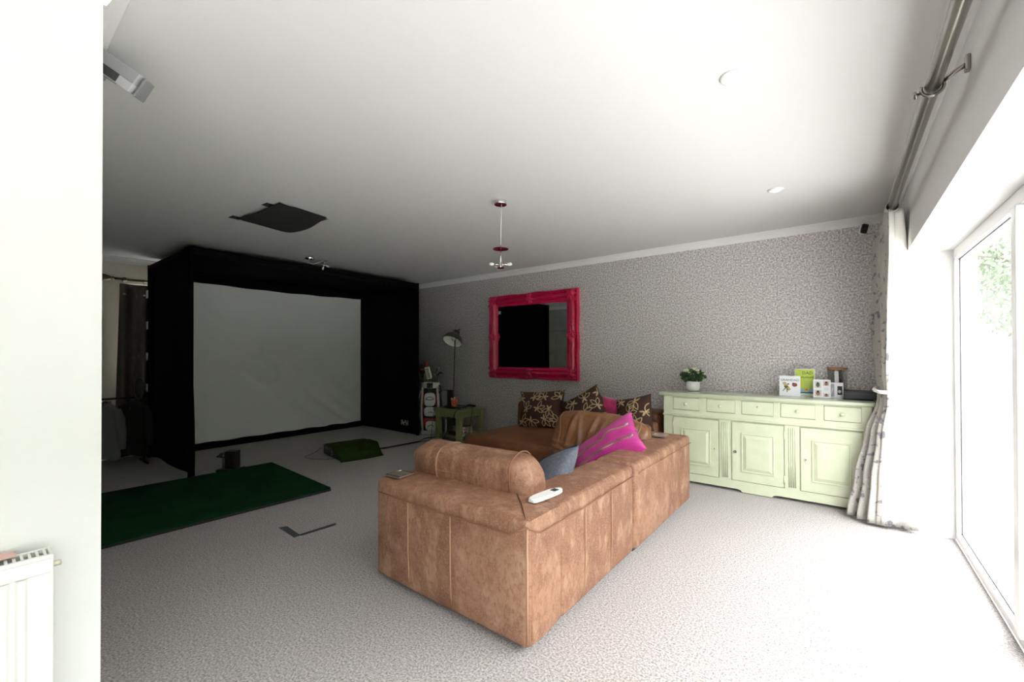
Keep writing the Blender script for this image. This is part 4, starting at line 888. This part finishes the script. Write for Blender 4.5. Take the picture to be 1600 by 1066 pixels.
def coat(label, y, z1, ln, wsh, th, m_, rz, group='coats on the rack'):
    root = thing('hanging_coat', label, 'coat', (-6.98, y, z1), rz, group)
    obj('hanger', T([(0, 0, .065), (.012, 0, .088), (-.008, 0, .10), (-.022, 0, .085)], .003, 6), chrome, root, True, world=False)
    obj('hanger_bar', T([(-wsh*.8, 0, -.01), (0, 0, .06), (wsh*.8, 0, -.01)], .008, 8), bk, root, True, world=False)
    n = 30; bm = nb(); rings = []
    for (z, a, b_) in ((.045, .05, .03), (.02, .09, .04), (-.02, wsh, th*.7), (-.08, wsh*1.02, th), (-ln*.5, wsh*1.0, th*1.0), (-ln*.8, wsh*1.12, th*1.15), (-ln, wsh*1.18, th*1.2)):
        rg = []
        for k in range(n):
            t = 2*math.pi*k/n; fl = 1+.10*math.sin(t*6+z*4)*min(1, -z*3 if z < 0 else 0)
            rg.append(bm.verts.new((a*math.cos(t), b_*math.sin(t)*fl, z+(.012*math.sin(t*3) if z < -ln*.9 else 0))))
        rings.append(rg)
    for p_, q_ in zip(rings, rings[1:]):
        for k in range(n): bm.faces.new((p_[k], p_[(k+1) % n], q_[(k+1) % n], q_[k]))
    obj('body', bm, m_, root, True, world=False)
    for s in (-1, 1):
        obj('sleeve', T([(s*wsh*.9, 0, -.03), (s*wsh*1.12, .01, -.15), (s*wsh*1.2, .02, -ln*.5), (s*wsh*1.16, .03, -ln*.82)], [.04, .052, .046, .038], 12), m_, root, True, world=False)
    bm = T([(-.055, -.03, .035), (0, -.05, -.01), (.055, -.03, .035), (.03, .03, .05), (-.03, .03, .05)], .014, 8, closed=True); obj('collar', bm, m_, root, True, world=False)
    obj('zip', T([(.0, -th*.9, -.04), (.0, -th*1.06, -ln*.5), (.0, -th*1.24, -ln*.97)], .004, 6), darkgrey, root, True, world=False)
gcm = mat('coat_grey', (.20, .20, .215), .9, bump=(200, .2)); bcm = mat('coat_black', (.016, .016, .02), .9, bump=(200, .2))
coat('grey hooded coat hanging at the left of the low rail', 1.08, .735, .62, .15, .06, gcm, math.radians(38))
coat('black jacket hanging nearest the golf enclosure on the rail', 1.34, .745, .63, .15, .06, bcm, math.radians(38))
obj('racket_loop', T([(-6.95+.0*k, 1.38+.045*math.cos(a), .93+.12*math.sin(a)) for k, a in enumerate([j*math.pi/10 for j in range(20)])], .012, 8, closed=True), rkm, rk, True)
# ================================================================== RIGHT CURTAIN AND POLE
PX, PZ = .283, 2.40
cp = thing('curtain_pole', 'thick brushed steel curtain pole under the ceiling by the window', 'curtain pole', (PX, 1.6, PZ))
obj('pole', T([(PX, -2.4, PZ), (PX, 5.08, PZ)], .025, 24), nickel, cp, True)
obj('end_cap', LA([(0, 0), (.031, 0), (.031, .02), (.02, .03), (0, .032)], 20, Matrix.Translation((PX, 5.08, PZ)) @ Matrix.Rotation(-math.pi/2, 4, 'X')), nickel, cp, True)
for y in (2.33, -1.2, 4.95):
    br = obj('bracket', T([(.375, y-.04, 2.435), (.34, y-.02, 2.425), (PX+.030, y, PZ+.012)], .0085, 10), nickel, cp, True)
    obj('wall_plate', B(.365, .3795, y-.055, y-.025, 2.405, 2.465, bev=.004), nickel, br)
    bm = T([(PX+.0325*math.cos(a), y, PZ+.0325*math.sin(a)) for a in [math.radians(20-j*12) for j in range(19)]], .006, 8); obj('pole_cup', bm, nickel, br, True)
    obj('set_screw', LA([(0, 0), (.005, 0), (.005, .014), (.015, .016), (.016, .022), (.012, .026), (0, .026)], 16, Matrix.Translation((PX-.030, y, PZ-.012)) @ Matrix.Rotation(-math.radians(105), 4, 'Y')), nickel, br, True)
rc = thing('curtain', 'silver patterned lined curtain tied back beside the sideboard', 'curtain', (.25, 4.5, .02))
sil = mat('silver_damask', (.47, .45, .41), .5, var=[(7, (.40, .385, .37), .45, .65, (1, 1, .5)), (22, (.17, .165, .19), .57, .63), (70, (.62, .61, .60), .6, .7)], bump=(80, .12))
lin = mat('curtain_lining', (.86, .85, .80), .85)
# plan of the cloth by height: outer end, leading edge, end of the turned lining, pleat depth
KEY = [(2.385, (.250, 5.06), (.262, 4.06), (.345, 4.10), .020), (2.10, (.225, 4.98), (.262, 4.10), (.379, 4.30), .030), (1.60, (.205, 4.88), (.258, 4.24), (.3795, 4.40), .028),
       (1.20, (.215, 4.70), (.262, 4.40), (.3795, 4.43), .018), (1.06, (.222, 4.63), (.268, 4.43), (.3795, 4.43), .010), (.98, (.215, 4.60), (.270, 4.42), (.3795, 4.43), .012),
       (.70, (.135, 4.585), (.235, 4.40), (.382, 4.425), .022), (.35, (.065, 4.575), (.210, 4.385), (.405, 4.40), .030), (.025, (.005, 4.56), (.195, 4.375), (.440, 4.40), .038)]
def lerpk(z):
    for a, b_ in zip(KEY, KEY[1:]):
        if b_[0] <= z <= a[0]+1e-6:
            t = (a[0]-z)/(a[0]-b_[0]); t = t*t*(3-2*t)
            f = lambda p, q_: V((p[0]+(q_[0]-p[0])*t, p[1]+(q_[1]-p[1])*t))
            return f(a[1], b_[1]), f(a[2], b_[2]), f(a[3], b_[3]), a[4]+(b_[4]-a[4])*t
    k = KEY[-1]; return V(k[1]), V(k[2]), V(k[3]), k[4]
def zed(v): return 2.385-v*2.36
def facef(u, v):
    z = zed(v); A, C, D, am = lerpk(z); p = A.lerp(C, u); nrm = V((-(C-A).y, (C-A).x)).normalized()
    n = 3.0; w_ = am*math.sin(u*2*math.pi*n+.6)*min(1, (1-u)*6+.15)+.006*noise.noise(V((u*5, z*3, 0)))
    p = p+nrm*w_
    return V((p.x, p.y, z-(.02*math.sin(u*9) if v > .999 else 0)*0))
def linf(u, v):
    z = zed(v); A, C, D, am = lerpk(z); p = C.lerp(D, u); nrm = V((-(D-C).y, (D-C).x)).normalized()
    nf = V((-(C-A).y, (C-A).x)).normalized()*am*math.sin(2*math.pi*3+.6)*.15*(1-u)
    p = p+nf+nrm*(-.012*math.sin(u*math.pi*3)*min(1, am*40)*min(1, u*4))
    return V((p.x, p.y, z))
bm = nb(); sheet(bm, facef, 72, 60, .003); obj('face_fabric', bm, sil, rc, True, label='silver damask side with grey flecks')
bm = nb(); sheet(bm, linf, 24, 60, .003); obj('lining', bm, lin, rc, True, label='plain off white lining')
bm = nb(); sheet(bm, lambda u, v: linf(u*.14, .42+.58*v)+V((-.004, -.005, 0)), 3, 34, .002); obj('edge_band', bm, sil, rc, True)
bm = nb(); sheet(bm, lambda u, v: linf(.1+u*.9, .968+.032*v)+V((-.002, -.006, 0)), 20, 2, .002); obj('hem_band', bm, sil, rc, True)
bm = nb(); sheet(bm, lambda u, v: V((PX+(.034+.003*math.sin(v*60))*math.cos(2*math.pi*u), 4.05+v*.85, PZ+(.034+.003*math.sin(v*60))*math.sin(2*math.pi*u))), 20, 50, .0025); obj('rod_pocket', bm, sil, rc, True)
# tieback
tbp = []
for k in range(28):
    a = 2*math.pi*k/28; tbp.append((.258+.060*math.cos(a), 4.53+.125*math.sin(a), 1.062+.012*math.sin(a)))
obj('tieback', T(tbp, .014, 8, closed=True), lin, rc, True, label='white tieback band')
obj('tieback_hook', T([(.315, 4.53, 1.065), (.379, 4.55, 1.08)], .006, 8), chrome, rc, True)
# security camera
sc = thing('security_camera', 'small black camera on white bracket in the wall corner', 'camera', (.165, 5.15, 2.46))
Mk = Matrix.Translation((.160, 5.135, 2.508)) @ Matrix.Rotation(math.radians(25), 4, 'Z') @ Matrix.Rotation(math.radians(14), 4, 'Y')
bm = nb(); box(bm, -.026, .026, -.016, .0, -.044, .044, bev=.012, seg=3, M=Mk); obj('front', bm, blackpl, sc, 'auto')
bm = nb(); box(bm, -.028, .028, .0, .035, -.046, .046, bev=.012, seg=3, M=Mk); obj('housing', bm, whp, sc, 'auto')
obj('lens', LA([(0, 0), (.008, 0), (.008, .003), (0, .003)], 12, Mk @ Matrix.Translation((0, -.016, .0)) @ RX), darkgrey, sc, True)
obj('bracket', T([Mk @ V((0, .035, 0)), (.20, 5.19, 2.50), (.205, YB-.001, 2.50)], .010, 8), whp, sc, True)
# ================================================================== CEILING FITTINGS
for lab, (x, y) in (('round white recessed downlight nearest the camera', (-.393, 2.172)), ('round white recessed downlight near the sideboard', (-.407, 3.879))):
    dl = thing('downlight', lab, 'ceiling light', (x, y, CE-.012), group='recessed ceiling downlights')
    obj('bezel', LA([(.032, .004), (.034, .0), (.050, .001), (.055, .008), (.055, .0118), (.032, .0118), (.032, .004)], 32, Matrix.Translation((x, y, CE-.012))), pvc, dl, True)
    LM = mat('lit_lens', (.9, .9, .88), .4, Emission_Color=(1, .98, .94, 1), Emission_Strength=5)
    obj('lens', LA([(0, .005), (.032, .005), (.032, .011), (0, .011)], 24, Matrix.Translation((x, y, CE-.012))), LM, dl)
burg = mat('burgundy_gloss', (.16, .008, .025), .12, .3, Coat_Weight=.5)
opal = mat('opal_glass', (.85, .85, .8))
def bulb(par, M_): 
    obj('lamp_holder', LA([(0, 0), (.010, 0), (.011, .035), (0, .036)], 14, M_), chrome, par, True)
    obj('bulb', LA([(.006, .036), (.012, .045), (.015, .058), (.010, .072), (0, .078)], 14, M_), opal, par, True)
pd_ = thing('pendant_light', 'chrome pendant light with two small discs in mid ceiling', 'pendant light', (-2.248, 2.757, 2.06))
c = V((-2.248, 2.757, 0))
obj('canopy', LA([(0, CE-.030), (.052, CE-.030), (.054, CE-.026), (.054, CE-.0005), (0, CE-.0005)], 32, Matrix.Translation(c)), chrome, pd_, 'auto')
obj('canopy_underside', LA([(0, CE-.034), (.050, CE-.034), (.050, CE-.0301), (0, CE-.0301)], 32, Matrix.Translation(c)), burg, pd_)
obj('cord', T([c+V((.006, .006, CE-.03)), c+V((.004, .003, 2.5)), c+V((0, 0, 2.25))], .0028, 6), whp, pd_, True)
obj('disc', LA([(0, 2.226), (.064, 2.226), (.066, 2.229), (.064, 2.232), (0, 2.232)], 36, Matrix.Translation(c)), burg, pd_)
obj('stem', T([c+V((0, 0, 2.26)), c+V((0, 0, 2.09))], .005, 10), chrome, pd_, True)
obj('hub', LA([(0, 2.078), (.018, 2.078), (.019, 2.082), (.019, 2.118), (.006, 2.124), (0, 2.124)], 24, Matrix.Translation(c)), chrome, pd_, 'auto')
obj('hub_disc', LA([(0, 2.068), (.03, 2.070), (.03, 2.074), (0, 2.076)], 24, Matrix.Translation(c)), burg, pd_)
for a in (38, 158, 278-60):
    a = math.radians(a); bulb(pd_, Matrix.Translation(c+V((.018*math.cos(a), .018*math.sin(a), 2.10))) @ Matrix.Rotation(a, 4, 'Z') @ Matrix.Rotation(math.pi/2-.05, 4, 'Y'))
pe = thing('pendant_light', 'chrome pendant light hooked up short beside the black enclosure', 'pendant light', (-5.50, 2.80, 2.5)); c = V((-5.48, 2.79, 0))
obj('canopy', LA([(0, CE-.034), (.052, CE-.034), (.054, CE-.028), (.054, CE-.0005), (0, CE-.0005)], 28, Matrix.Translation(c)), chrome, pe, 'auto')
obj('cord', T([c+V((0, 0, CE-.034)), c+V((-.01, -.02, 2.55)), c+V((0, .05, 2.535)), c+V((.01, .17, 2.60))], .003, 6), whp, pe, True)
obj('ceiling_hook', T([c+V((.01, .17, CE-.001)), c+V((.01, .17, 2.60)), c+V((.012, .19, 2.585))], .006, 8), chrome, pe, True)
obj('disc', LA([(0, 0), (.05, 0), (.05, .004), (0, .004)], 28, Matrix.Translation(c+V((.01, .19, 2.585))) @ Matrix.Rotation(.5, 4, 'X')), burg, pe)
obj('hub', LA([(0, 0), (.018, 0), (.018, .035), (0, .04)], 20, Matrix.Translation(c+V((.01, .19, 2.545)))), chrome, pe, 'auto')
for a, tl in ((1.2, 2.0), (3.6, 2.9)): bulb(pe, Matrix.Translation(c+V((.01, .19, 2.555))) @ Matrix.Rotation(a, 4, 'Z') @ Matrix.Rotation(tl, 4, 'Y'))
# black cloth taped to the ceiling
ck = thing('ceiling_cloth', 'black cloth square taped flat to the ceiling', 'cloth', (-4.13, 1.82, CE-.06))
Q = [V((-3.70, 1.63, 0)), V((-3.77, 2.08, 0)), V((-4.56, 2.04, 0)), V((-4.46, 1.575, 0))]
def cloth(u, v):
    p = Q[0].lerp(Q[1], u).lerp(Q[3].lerp(Q[2], u), v)
    sag = .055*math.sin(math.pi*v)*(.45+.55*u)*(1 if u > .02 else .8)+.012*noise.noise(V((u*3, v*3, 0)))
    return V((p.x, p.y, CE-.006-max(0, sag)))
bm = nb(); sheet(bm, cloth, 22, 22, .003); obj('sheet', bm, mat('charcoal_felt', (.022, .022, .022), .95, bump=(200, .3)), ck, True)
gt = mat('tape_black', (.03, .03, .03), .5)
for (a, b_, s1, s2) in ((Q[0], Q[3], .16, .09), (Q[3], Q[0], .0, .09), (Q[1], Q[2], .10, .09), (Q[2], Q[1], .07, .08)):
    dr_ = (b_-a).normalized(); nr = V((-dr_.y, dr_.x, 0)); cc = a+dr_*s1
    bm = nb(); box(bm, -s2/2, s2/2, -.045, .045, CE-.0035, CE-.0005, M=Matrix.Translation((cc.x, cc.y, 0)) @ Matrix.Rotation(math.atan2(dr_.y, dr_.x), 4, 'Z')); obj('tape_tab', bm, gt, ck)
# wall speaker beyond the white corner
sp = thing('wall_speaker', 'silver grey bracket speaker at ceiling height by white wall', 'speaker', (-2.33, .44, 2.38))
sg = mat('silver_grey', (.42, .42, .43), .4, .3)
Ms = Matrix.Translation((-2.33, .42, 2.495)) @ Matrix.Rotation(math.radians(38), 4, V((-2.33, .42, 1.13))) @ Matrix.Rotation(math.radians(50), 4, 'Z') @ Matrix.Rotation(math.radians(28), 4, 'X') @ Matrix.Scale(.85, 4)
bm = nb(); pr = [(-.13, -.055), (.055, -.055), (.075, -.02), (.075, .035), (.02, .06), (-.05, .075), (-.13, .06)]
prism(bm, pr, 'z', .0, .055, M=Ms); obj('housing', bm, sg, sp)
bm = nb(); prism(bm, [(p[0]*.98, p[1]*.98) for p in pr], 'z', -.045, -.001, M=Ms); obj('lower_shell', bm, mat('light_grey', (.55, .55, .56), .4, .1), sp)
bm = nb(); box(bm, -.10, .0, -.062, -.055, -.04, .0, M=Ms); obj('grille', bm, darkgrey, sp)
bm = nb(); box(bm, .076, .086, -.05, .04, -.05, .05, bev=.003, M=Ms); obj('front_baffle', bm, mat('mid_grey', (.25, .25, .26), .5), sp)
bm = nb(); box(bm, -.06, -.02, -.035, .0, -.05, -.0455, M=Ms); obj('recess', bm, mat('mid_grey', (.25, .25, .26)), sp)
obj('wall_arm', T([Ms @ V((-.08, 0, 0)), (-2.40, .36, 2.50), (-2.40, YD+.002, 2.50)], .014, 10), sg, sp, True)
# ================================================================== RADIATOR
rd = thing('radiator', 'white panel radiator with top grille on the white wall', 'radiator', (-1.95, -.4, .13))
rw = mat('radiator_enamel', (.84, .84, .80), .35); ra, rb, z0_, z1_ = -1.15, .175, .14, .755
bm = nb(); ym = []
pitch = .0333*1.05; y = ra+.03
prof2 = [(ra, -1.905)]
while y < rb-.045:
    prof2 += [(y, -1.905), (y+.006, -1.8945), (y+.019, -1.8945), (y+.025, -1.905)]; y += pitch
prof2 += [(rb-.0, -1.905)]
front = [(x, y_) for y_, x in prof2]+[(-1.935, rb), (-1.935, ra)]
prism(bm, front, 'z', z0_+.035, z1_-.055); obj('fluted_panel', bm, rw, rd)
for z_a, z_b in ((z0_, z0_+.035), (z1_-.055, z1_-.012)): obj('panel_rail', B(-1.935, -1.903, ra, rb, z_a, z_b, bev=.004), rw, rd)
obj('back_panel', B(-1.985, -1.97, ra, rb, z0_, z1_-.012), rw, rd)
for y_ in (ra-.004, rb-.002): obj('side_grille', B(-1.985, -1.903, y_, y_+.008, z0_+.03, z1_, bev=.003), rw, rd)
obj('grille_rail', B(-1.985, -1.973, ra, rb, z1_-.012, z1_, bev=.002), rw, rd); obj('grille_rail', B(-1.918, -1.902, ra, rb, z1_-.012, z1_, bev=.003), rw, rd)
y = ra+.01; slat0 = None
while y < rb-.006:
    o = obj('grille_slat', B(-1.973, -1.918, y, y+.006, z1_-.010, z1_-.001), rw, rd) if slat0 is None else None
    if slat0 is None: slat0 = o; ybase = y
    else:
        o = slat0.copy(); COL.objects.link(o); o.parent = rd; o.location = (0, y-ybase, 0)
    y += .0155
obj('fins', B(-1.968, -1.937, ra+.02, rb-.02, z0_+.05, z1_-.06), mat('fin_grey', (.45, .43, .40), .6), rd)
obj('air_valve', T([(-1.945, rb+.004, z1_-.045), (-1.945, rb+.026, z1_-.045)], .008, 10), mat('valve_brass', (.75, .70, .58), .35, .6), rd, True)
obj('wall_bracket', B(-2.0, -1.985, -.2, -.15, .2, .7), rw, rd); obj('wall_bracket', B(-2.0, -1.985, -.9, -.85, .2, .7), rw, rd)
obj('valve', LA([(0, 0), (.012, 0), (.012, .04), (.02, .045), (.02, .09), (0, .095)], 16, Matrix.Translation((-1.945, rb-.06, .045))), whp, rd, True)
obj('pipe', T([(-1.945, rb-.06, .0), (-1.945, rb-.06, .15)], .007, 8), rw, rd, True)
def clf(u, v): 
    return V((-1.995+v*.045, -.11+u*.22, z1_+.003+.014*math.sin(math.pi*u)*math.sin(math.pi*min(1, v+.25))+.004*noise.noise(V((u*7, v*5, 0)))))
bm = nb(); sheet(bm, clf, 16, 6, .004); obj('folded_cloth', bm, mat('pink_cloth', (.75, .50, .45), .9), None, True, label='pale pink cloth lying on top of the radiator', cat='cloth')
